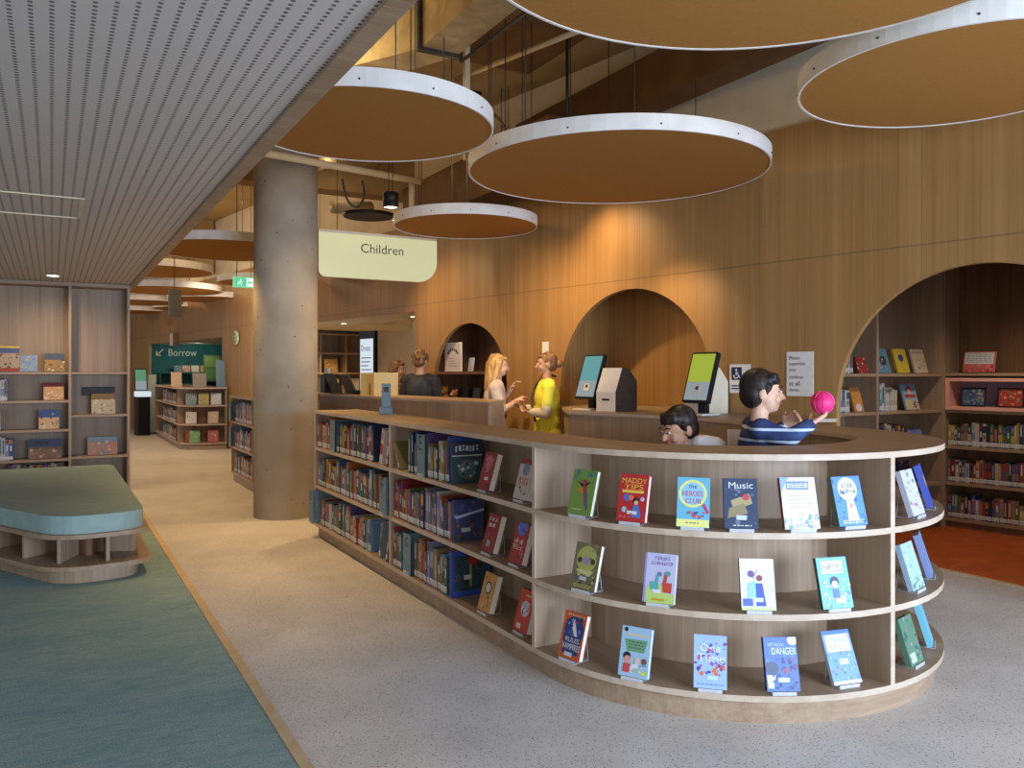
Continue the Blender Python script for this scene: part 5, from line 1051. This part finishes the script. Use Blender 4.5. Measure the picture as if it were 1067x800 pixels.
# ================================================================ PEOPLE
def remesh(o, vox, it=4):
    r = o.modifiers.new('skin_over', 'REMESH'); r.mode = 'VOXEL'; r.voxel_size = vox; r.use_smooth_shade = True
    s = o.modifiers.new('soften', 'SMOOTH'); s.factor = .5; s.iterations = it
    return o
def hand(b, w, d, n, m, k=1.0, curl=.5):
    """w wrist, d pointing direction, n palm normal; five fingers curling towards the palm side"""
    w, d, n = Vector(w), Vector(d).normalized(), Vector(n).normalized(); n = (n - d*n.dot(d)).normalized(); s = d.cross(n)
    L = .075*k
    for q in (-.028, -.010, .010, .028): b.cap(w + s*q*k*.6, w + d*L + s*q*k, .012*k, .0105*k, m)
    for q, l in ((-.030, .060), (-.010, .072), (.010, .068), (.030, .052)):
        a = w + d*L + s*q*k; l *= k; c1 = (d*math.cos(curl) + n*math.sin(curl)); c2 = (d*math.cos(curl*2.2) + n*math.sin(curl*2.2))
        p1 = a + c1*l*.5; p2 = p1 + c2*l*.5; b.cap(a, p1, .0085*k, .008*k, m); b.cap(p1, p2, .008*k, .0068*k, m)
    t0 = w + d*L*.25 - s*.03*k; t1 = t0 + (d*.6 - s*.55 + n*.5).normalized()*.034*k; t2 = t1 + (d*.8 + n*.55).normalized()*.028*k
    b.cap(t0, t1, .012*k, .009*k, m); b.cap(t1, t2, .009*k, .0075*k, m)
def figure(label, pos, f, H, arms, skin, top, bottom, hair, head_dz=0, head_fw=0, turn=0, tilt=0, lean=0, hk=1.0, wide=1.0, sleeve=1.0, longtop=.50, hips=1.0, curl=.5, stripes=None, vox=.0075, palms=None, skirt=False):
    th = math.atan2(f[0], -f[1]); t = empty('person', (pos[0], pos[1], 0), th, label, 'person')
    z = lambda q: q*H
    def fw(q): return -lean*max(0, (q-.53)/.3)       # local y of the spine: -y is forward
    V = Vector
    hip, waist, chest, sh, neck = V((0, fw(.53), z(.53))), V((0, fw(.63), z(.63))), V((0, fw(.73), z(.725))), V((0, fw(.81), z(.805))), V((0, fw(.84), z(.84)))
    hc = V((0, fw(.9) - head_fw - .012, z(.925) + head_dz)); S_ = H/1.62
    # ---- one continuous body
    b = MB()
    def torso(g, mm, top_z=True, lo=None):
        b_ = g
        b_.ball(chest, (.145*S_*wide + mm, .10*S_*wide + mm, .15*S_ + mm), skin); b_.ball((chest+sh)/2 + V((0, 0, .01)), (.15*S_*wide+mm, .085*S_+mm, .09*S_+mm), skin)
        b_.ball(waist, (.125*S_*wide + mm, .092*S_ + mm, .14*S_ + mm), skin); b_.ball(hip, (.155*S_*hips + mm, .115*S_ + mm, .12*S_ + mm), skin)
        b_.cap(hip, chest, .09*S_+mm, .095*S_+mm, skin)
    torso(b, 0)
    b.cap(sh, hc + V((0, .01, -.05)), .05*S_, .046*S_, skin)
    legs = []
    for s in (-1, 1):
        a, k, an = V((s*.085*S_, 0, z(.51))), V((s*.09*S_, -.01, z(.28))), V((s*.09*S_, .015, z(.055))); legs.append((a, k, an))
        b.cap(a, k, .078*S_, .052*S_, skin); b.cap(k, an, .052*S_, .034*S_, skin); b.cap(an, an + V((0, -.11*S_, -.035*S_)), .036*S_, .026*S_, skin)
    RX_ = Matrix.Rotation(turn, 3, 'Z') @ Matrix.Rotation(tilt, 3, 'X')
    def hp(x, y, zz): return hc + RX_ @ (V((x, y, zz))*hk)
    k = hk
    b.ball(hp(0, .012, .02), (.070*k, .088*k, .084*k), skin, 20, 14, R=RX_); b.ball(hp(0, -.028, -.035), (.054*k, .056*k, .062*k), skin, 16, 12, R=RX_)
    b.ball(hp(0, -.048, -.068), (.030*k, .028*k, .026*k), skin, 12, 8, R=RX_)
    b.cap(hp(0, -.076, .006), hp(0, -.096, -.024), .0085*k, .0125*k, skin)
    for s in (-1, 1): b.ball(hp(s*.071, .012, -.008), (.010*k, .022*k, .032*k), skin, 10, 8, R=RX_); b.ball(hp(s*.036, -.058, -.03), (.022*k, .02*k, .022*k), skin, 10, 8, R=RX_)
    for i, s in enumerate((-1, 1)):
        a_, e_, w_h = (V(q) for q in arms[i]); b.cap(V((0, sh.y, sh.z)) + V((s*.1*S_, 0, 0)), a_, .06*S_, .05*S_, skin)
        b.cap(a_, e_, .05*S_, .038*S_, skin); b.cap(e_, w_h, .038*S_, .026*S_, skin)
        pn = palms[i] if palms else (0, 0, -1)
        hand(b, w_h, w_h - e_, pn, skin, .95*S_ if H > 1.5 else 1.0*S_+.08, curl)
    remesh(b.build('body', t), .0055)
    # ---- face
    for s in (-1, 1):
        g = MB(); g.ball(hp(s*.029, -.0765, .006), (.0115*k, .007*k, .0065*k), M['white'], 12, 8, R=RX_); g.ball(hp(s*.029, -.0830, .006), (.0055*k, .003*k, .006*k), M['black'], 10, 6, R=RX_); g.build('eye', t)
        g = MB(); g.tube([hp(s*.046, -.073, .026), hp(s*.031, -.083, .031), hp(s*.016, -.084, .027)], [.0025*k, .004*k, .003*k], M[hair[0]], 6); g.build('eyebrow', t)
    g = MB(); g.tube([hp(-.022, -.078, -.05), hp(-.008, -.0855, -.0475), hp(.008, -.0855, -.0475), hp(.022, -.078, -.05)], [.003*k, .0055*k, .0055*k, .003*k], col(176, 96, 88), 8); g.build('mouth', t)
    # ---- hair
    g = MB(); hm = M[hair[0]]
    g.ball(hp(0, .026, .034), (.081*k, .088*k, .084*k), hm, 20, 14, R=RX_); g.ball(hp(0, .05, -.005), (.077*k, .062*k, .075*k), hm, 16, 12, R=RX_)
    if hair[1] != 'short': g.ball(hp(0, -.045, .075), (.056*k, .030*k, .022*k), hm, 14, 10, R=RX_)
    if hair[1] == 'long':
        for s in (-1, 1): g.cap(hp(s*.062, .01, .02), hp(s*.07, .03, -.13), .032*k, .030*k, hm); g.cap(hp(s*.068, .03, -.13), hp(s*.055, .045, -.26), .032*k, .018*k, hm)
        g.cap(hp(0, .07, 0), hp(0, .085, -.24), .06*k, .035*k, hm); g.cap(hp(.03, .07, 0), hp(.04, .085, -.25), .045*k, .025*k, hm); g.cap(hp(-.03, .07, 0), hp(-.04, .085, -.25), .045*k, .025*k, hm)
    elif hair[1] == 'curly':
        rn = random.Random(3)
        for q in range(46):
            a, e = rn.uniform(0, 2*PI), rn.uniform(-.25, 1.5); d_ = V((math.cos(a)*math.cos(e)*.082, math.sin(a)*math.cos(e)*.09 + .03, math.sin(e)*.088 + .03))
            if d_.y > -.05 or d_.z > .07: g.ball(hp(*d_), .022*k, hm, 8, 6)
    elif hair[1] == 'bun':
        g.ball(hp(0, .13, .0), (.042*k, .036*k, .042*k), hm, 12, 8); 
    else:
        g.ball(hp(0, -.018, .062), (.070*k, .058*k, .040*k), hm, 18, 12, R=RX_)
        for q in range(7): a = -1.0 + 2.0*q/6; g.cap(hp(math.sin(a)*.060, -.015 - .042*math.cos(a), .084), hp(math.sin(a + .12)*.069, -.022 - .054*math.cos(a), .050 - .008*(q % 2)), .012*k, .006*k, hm)
        for s in (-1, 1): g.cap(hp(s*.072, -.01, .03), hp(s*.073, -.004, -.005), .013*k, .008*k, hm)
    remesh(g.build('hair', t), .006, 3)
    # ---- clothes
    g = MB(); tm = top
    def T_(p, r, m_): g.ball(p, r, m_)
    mm = .014
    g.ball(chest, (.145*S_*wide + mm, .10*S_*wide + mm, .15*S_ + mm), tm); g.ball((chest+sh)/2 + V((0, 0, .008)), (.152*S_*wide+mm, .086*S_+mm, .085*S_+mm), tm)
    g.ball(waist, (.13*S_*wide + mm, .095*S_ + mm, .14*S_ + mm), tm); g.cap(hip, chest, .112*S_+mm, .10*S_+mm, tm); g.ball((hip+waist)/2, (.15*S_*hips + mm, .11*S_ + mm, .12*S_), tm)
    lo = V((0, fw(.5)*0, z(longtop))); g.ball(lo + V((0, 0, .08*S_)), (.165*S_*hips + mm, .12*S_ + mm, .11*S_ + mm), tm)
    g.cap(sh + V((0, .004, -.02)), sh + V((0, .0, .022*S_)), .062*S_, .055*S_, tm)
    for i, s in enumerate((-1, 1)):
        a_, e_, w_h = (V(q) for q in arms[i]); g.cap(V((0, sh.y, sh.z - .01)) + V((s*.1*S_, 0, 0)), a_, .072*S_, .066*S_, tm)
        if sleeve >= .99: g.cap(a_, e_, .06*S_, .05*S_, tm); g.cap(e_, e_ + (w_h-e_)*(sleeve if sleeve < 1 else .93), .05*S_, .038*S_, tm)
        else: g.cap(a_, a_ + (e_-a_)*sleeve, .062*S_, .058*S_, tm)
    remesh(g.build('top', t), .009, 6)
    g = MB()
    g.ball(hip + V((0, 0, -.01)), (.158*S_*hips + .008, .118*S_ + .008, .11*S_), bottom)
    if skirt: g.tube([(0, 0, z(.60)), (0, 0, z(.52)), (0, 0, z(.22))], [.13*S_, .175*S_, .21*S_], bottom, 24)
    else:
        for a, kk, an in legs: g.cap(a, kk, .092*S_, .066*S_, bottom); g.cap(kk, an + V((0, 0, .02)), .066*S_, .05*S_, bottom)
    remesh(g.build('skirt' if skirt else 'trousers', t), .010, 6)
    for a, kk, an in legs:
        g = MB(); g.cap(an + V((0, .01, -.035*S_)), an + V((0, -.10*S_, -.045*S_)), .040*S_, .034*S_, M['dark_grey']); g.rbox(-.045*S_ + an.x, -.16*S_, 0, .045*S_ + an.x, .065*S_, .018, M['black'], .006); o = remesh(g.build('shoe', t), .007, 2)
    return t, hp
RT = Vector((math.cos(YAW), -math.sin(YAW), 0)); VW = Vector((math.sin(YAW), math.cos(YAW), 0))
def mixdir(r, v): q = RT*r + VW*v; return (q.x, q.y)
neon = noise_mat('neon_yellow_cloth', S(250, 246, 70), S(254, 250, 96), 14, .7)[0]
p = at_d(570, 388, 7.72)
t, hp = figure('woman in a neon yellow tunic talking beside the middle arch, facing the blond woman', p, mixdir(-1, -.12), 1.60,
   [[(-.175, -.01, 1.26), (-.19, -.04, 1.02), (-.12, -.19, 1.06)], [(.175, -.01, 1.26), (.2, -.04, 1.02), (.12, -.17, 1.03)]], M['skin_b'], neon, M['dark_grey'], ('hair_brown', 'bun'), wide=1.08, longtop=.46, hips=1.1, sleeve=.62, tilt=.05, palms=[(0, 0, 1), (0, 0, 1)])
g = MB(); g.tube(spline([(-.10, .105, 1.36), (-.13, -.0, 1.375), (-.10, -.105, 1.25), (.0, -.145, 1.12), (.12, -.13, .95)], 6), .011, M['dark_grey'], 8); g.build('bag_strap', t)
for e_, w_h in ((Vector((-.19, -.04, 1.02)), Vector((-.12, -.19, 1.06))), (Vector((.2, -.04, 1.02)), Vector((.12, -.17, 1.03)))):
    g = MB(); g.cap(e_ + Vector((0, 0, .05)), e_, .05, .05, M['cream']); g.cap(e_, e_ + (w_h-e_)*.85, .05, .04, M['cream']); remesh(g.build('undersleeve', t), .008, 4)
p = at_d(512, 388, 7.95)
figure('blond woman in a pale blouse and cream skirt with arms held out, behind the desk', p, mixdir(1, .1), 1.585,
   [[(-.16, -.02, 1.25), (-.19, -.08, 1.03), (-.12, -.24, 1.13)], [(.16, -.02, 1.25), (.19, -.08, 1.03), (.12, -.21, 1.24)]], M['skin'], noise_mat('pale_blouse', S(206, 186, 170), S(220, 200, 184), 10, .8)[0], noise_mat('cream_skirt', S(226, 204, 150), S(234, 214, 164), 10, .8)[0], ('hair_blond', 'long'), lean=.05, longtop=.56, sleeve=.8, tilt=.12, skirt=True)
p = at_d(438, 388, 9.2)
figure('person in a charcoal jacket with short curly fair hair, back turned, behind the staff counter', p, mixdir(.35, .9), 1.65,
   [[(-.18, .0, 1.31), (-.24, .0, 1.06), (-.16, -.18, 1.0)], [(.18, 0, 1.31), (.24, -.02, 1.06), (.18, -.2, 1.02)]], M['skin'], noise_mat('charcoal_jacket', S(52, 54, 60), S(64, 66, 72), 12, .85)[0], M['dark_grey'], ('hair_brown', 'curly'), wide=1.12, tilt=.15)
p = at_d(414, 388, 9.85)
figure('brown-haired person in an orange patterned top, half hidden by the charcoal jacket', p, mixdir(.7, -.2), 1.55,
   [[(-.16, .0, 1.23), (-.2, -.05, 1.0), (-.12, -.22, .98)], [(.16, 0, 1.23), (.2, -.05, 1.0), (.12, -.22, .98)]], M['skin'], noise_mat('orange_patterned_cloth', S(206, 120, 60), S(226, 190, 140), 26, .8, 2, .45, .55)[0], M['dark_grey'], ('hair_brown', 'long'), tilt=.15)
# the two children in the well of the desk
navy, nn_, ncr = noise_mat('navy_striped_jersey', S(44, 56, 92), S(58, 74, 116), 14, .8)
def stripe(m, base, col2, z0s):
    nt = m.node_tree; N, L = nt.nodes, nt.links; tc = N.new('ShaderNodeTexCoord'); sp = N.new('ShaderNodeSeparateXYZ'); L.new(tc.outputs['Object'], sp.inputs[0])
    prev = None
    for z0 in z0s:
        d = N.new('ShaderNodeMath'); d.operation = 'SUBTRACT'; d.inputs[1].default_value = z0; L.new(sp.outputs[2], d.inputs[0])
        a = N.new('ShaderNodeMath'); a.operation = 'ABSOLUTE'; L.new(d.outputs[0], a.inputs[0]); l = N.new('ShaderNodeMath'); l.operation = 'LESS_THAN'; l.inputs[1].default_value = .006; L.new(a.outputs[0], l.inputs[0])
        if prev: mx = N.new('ShaderNodeMath'); mx.operation = 'MAXIMUM'; L.new(prev, mx.inputs[0]); L.new(l.outputs[0], mx.inputs[1]); prev = mx.outputs[0]
        else: prev = l.outputs[0]
    mm = N.new('ShaderNodeMix'); mm.data_type = 'RGBA'; L.new(prev, mm.inputs[0]); L.new(base.outputs[0], mm.inputs[6]); mm.inputs[7].default_value = col2
    L.new(mm.outputs[2], N['Principled BSDF'].inputs['Base Color'])
stripe(navy, ncr, S(190, 206, 220), (1.085, 1.14, 1.195))
p = at_d(790, 388, 3.9)
t, hp = figure('dark-haired boy in a navy striped jersey reaching out with a pink ball', p, mixdir(1, -.10), 1.40,
   [[(-.135, .01, 1.135), (-.185, -.10, 1.10), (-.15, -.205, 1.165)], [(.135, .0, 1.135), (.17, -.03, 1.04), (.075, -.14, 1.14)]], M['skin'], navy, M['dark_grey'], ('hair_dark', 'short'), hk=1.0, wide=1.0, curl=.6, palms=[(0.1, .5, .9), (-.9, 0, .3)], head_fw=.01, head_dz=.01, tilt=.03)
wr = Vector((-.17, -.26, 1.155)); M_ = Matrix.Rotation(t.rotation_euler.z, 4, 'Z'); wp = Vector((p.x, p.y, 0)) + M_ @ Vector((-.13, -.262, 1.262))
g = MB(); g.ball((0, 0, 0), .052, M['red_ball'], 28, 18)
for a in range(0, 360, 45): g.tube([(.0525*math.cos(b_)*math.cos(math.radians(a)), .0525*math.cos(b_)*math.sin(math.radians(a)), .0525*math.sin(b_)) for b_ in [(-1.4 + 2.8*q/12) for q in range(13)]], .0015, col(230, 90, 140), 5)
tag(g.build('ball', loc=wp), 'pink ball held up in the hand of the boy in navy', 'ball')
p = at_d(727, 388, 4.15)
figure('smaller child with black hair in a white shirt, head bowed behind the desk top', p, mixdir(-.9, -.4), 1.30,
   [[(-.12, .02, 1.03), (-.16, -.02, .84), (-.12, -.14, .88)], [(.12, .02, 1.03), (.16, -.02, .84), (.12, -.14, .88)]], M['skin_b'], noise_mat('white_shirt', S(222, 222, 226), S(232, 232, 236), 10, .8)[0], M['dark_grey'], ('hair_dark', 'short'), hk=1.0, lean=.04, tilt=.30, head_fw=.06, head_dz=-.085, sleeve=.6)
# small pieces that belong to one part of their thing
SUB = {'self_checkout_screen': {'display': 'screen_case', 'screen_icon': 'screen_case'}, 'receipt_printer': {'receipt_slot': 'front_cover'}, 'hanging_sign': {'lettering': 'sign_face'},
       'exit_sign': {'running_figure': 'sign_box', 'arrow': 'sign_box'}, 
       'framed_poster': {'print': 'paper'}, 'lit_totem': {'print': 'lit_panel'}, 'soft_toy': {'face': 'head'},
       'pendant_can_light': {'lamp_lens': 'lamp_shade'}, 'person': {'eye': 'body', 'eyebrow': 'body', 'mouth': 'body'}}
base = lambda n: n.split('.')[0]
for r in [o for o in scene.objects if o.parent is None and base(o.name) in SUB]:
    kids = {}
    for c in r.children: kids.setdefault(base(c.name), c)
    for c in list(r.children):
        p_ = SUB[base(r.name)].get(base(c.name))
        if p_ and p_ in kids: c.parent = kids[p_]
# ================================================================ LIGHT
w_ = bpy.data.worlds.new('daylight'); scene.world = w_; w_.use_nodes = True
bg = w_.node_tree.nodes['Background']; bg.inputs[0].default_value = (.80, .86, 1.0, 1); bg.inputs[1].default_value = .62
def spot(loc, target, power, color=(1, .72, .40), size=75, blend=.7, r=.05):
    l = bpy.data.lights.new('spot_lamp', 'SPOT'); l.energy = power; l.color = color; l.spot_size = math.radians(size); l.spot_blend = blend; l.shadow_soft_size = r
    o = bpy.data.objects.new('spot_lamp', l); COL.objects.link(o); o.location = loc
    o.rotation_euler = (Vector(target) - Vector(loc)).to_track_quat('-Z', 'Y').to_euler(); return o
def area(loc, target, power, sx, sy, color):
    l = bpy.data.lights.new('unseen_window_light', 'AREA'); l.energy = power; l.color = color; l.shape = 'RECTANGLE'; l.size = sx; l.size_y = sy
    o = bpy.data.objects.new('unseen_window_light', l); COL.objects.link(o); o.location = loc
    o.rotation_euler = (Vector(target) - Vector(loc)).to_track_quat('-Z', 'Y').to_euler(); return o
def point(loc, power, color=(1, .70, .36), r=.12):
    l = bpy.data.lights.new('void_lamp', 'POINT'); l.energy = power; l.color = color; l.shadow_soft_size = r
    o = bpy.data.objects.new('void_lamp', l); COL.objects.link(o); o.location = loc
WARM = (1, .69, .35)
area((3.3, -2.75, 1.35), (2.9, 3, .0), 330, 4.4, 1.8, (.57, .73, 1)).data.spread = math.radians(125)           # added area lamp standing in for unseen windows behind the viewer
area((-3.2, -2.7, 1.4), (-1, 6, 1.2), 95, 4, 2.0, (.9, .95, 1))  # second added area lamp, fills the left side as unseen windows would
spot((2.875, 7.5, 2.99), (2.875, 7.5, 0), 110, WARM, 100)
WF = (1, .66, .30)
for x, y, z, e in ((1.5, 5.2, 2.78, 120), (1.42, 6.6, 2.78, 150), (1.42, 8.1, 2.75, 150), (1.4, 9.8, 2.7, 110), (1.5, 11.8, 2.68, 130), (1.3, 13.9, 2.66, 160), (1.2, 16, 2.66, 150), (1.4, 18.5, 2.66, 140)):
    spot((x, y, z), (x, y, 0), e*.85, WF, 72 if y < 10 else 100, 1.0)
spot((.0, 9.9, 2.41), (0, 10.5, .3), 70, (1, .74, .46), 140, 1.0)
spot((3.9, 6.0, 2.95), tuple(wpt(5.2, WALL, 2.2)), 48, WARM, 110, 1.0)       # scallop over the middle arch
spot((4.0, 5.2, 2.2), tuple(wpt(4.4, WALL+.7, 1.4)), 22, WARM, 100, 1.0)
spot((2.9, 9.0, 2.95), (4.1, 8.4, 1.2), 90, WARM, 100, 1.0)
spot((3.2, 6.2, 2.78), (4.2, 6.8, 1.2), 130, WARM, 110, 1.0)  # added spot to brighten the yellow tunic and the wall between the arches
spot((2.75, 6.3, 2.95), (2.0, 8.0, 1.3), 75, WARM, 70, 1.0)
for s in (9.4, 11.4, 12.8): spot(tuple(wpt(s, WALL+1.0, 2.13)), tuple(wpt(s, WALL+1.2, 0)), 60, WARM, 120)
spot(tuple(wpt(7.45, WALL+.15, 1.93)), tuple(wpt(7.45, WALL+.4, 1.0)), 14, (1, .85, .7), 130, 1.0)
for x, y, z, e in ((3.2, 3.0, 3.5, 5), (1.5, 5.5, 3.5, 16), (2.6, 8.8, 3.7, 14), (3.2, 6.6, 3.2, 6), (1.6, 11.2, 3.6, 30), (1.4, 14.2, 3.5, 30), (1.2, 17.5, 3.4, 30)): point((x, y, z), e)
spot((3.1, 3.6, 2.78), (3.2, 3.2, 0), 28, WARM, 110, 1.0)
spot((6.3, 3.6, 2.5), (6.4, 3.4, 0), 60, (1, .80, .6), 130)
spot((2.9, YA-1.2, 2.02), (2.9, YA-.1, 1.3), 24, (.75, 1, .92), 140, 1.0)
spot((2.2, 13.2, 2.6), tuple(wpt(14.6, WALL, 1.6)), 110, (1, .84, .68), 130, 1.0)
v = scene.view_settings; scene.display_settings.display_device = 'sRGB'; v.view_transform = 'Standard'; v.look = 'None'; v.gamma = 1; v.use_curve_mapping = False
v.exposure = 0.04
scene.cycles.max_bounces = 8; scene.cycles.diffuse_bounces = 5; scene.cycles.transmission_bounces = 6; scene.cycles.sample_clamp_indirect = 4; scene.cycles.caustics_reflective = False; scene.cycles.caustics_refractive = False
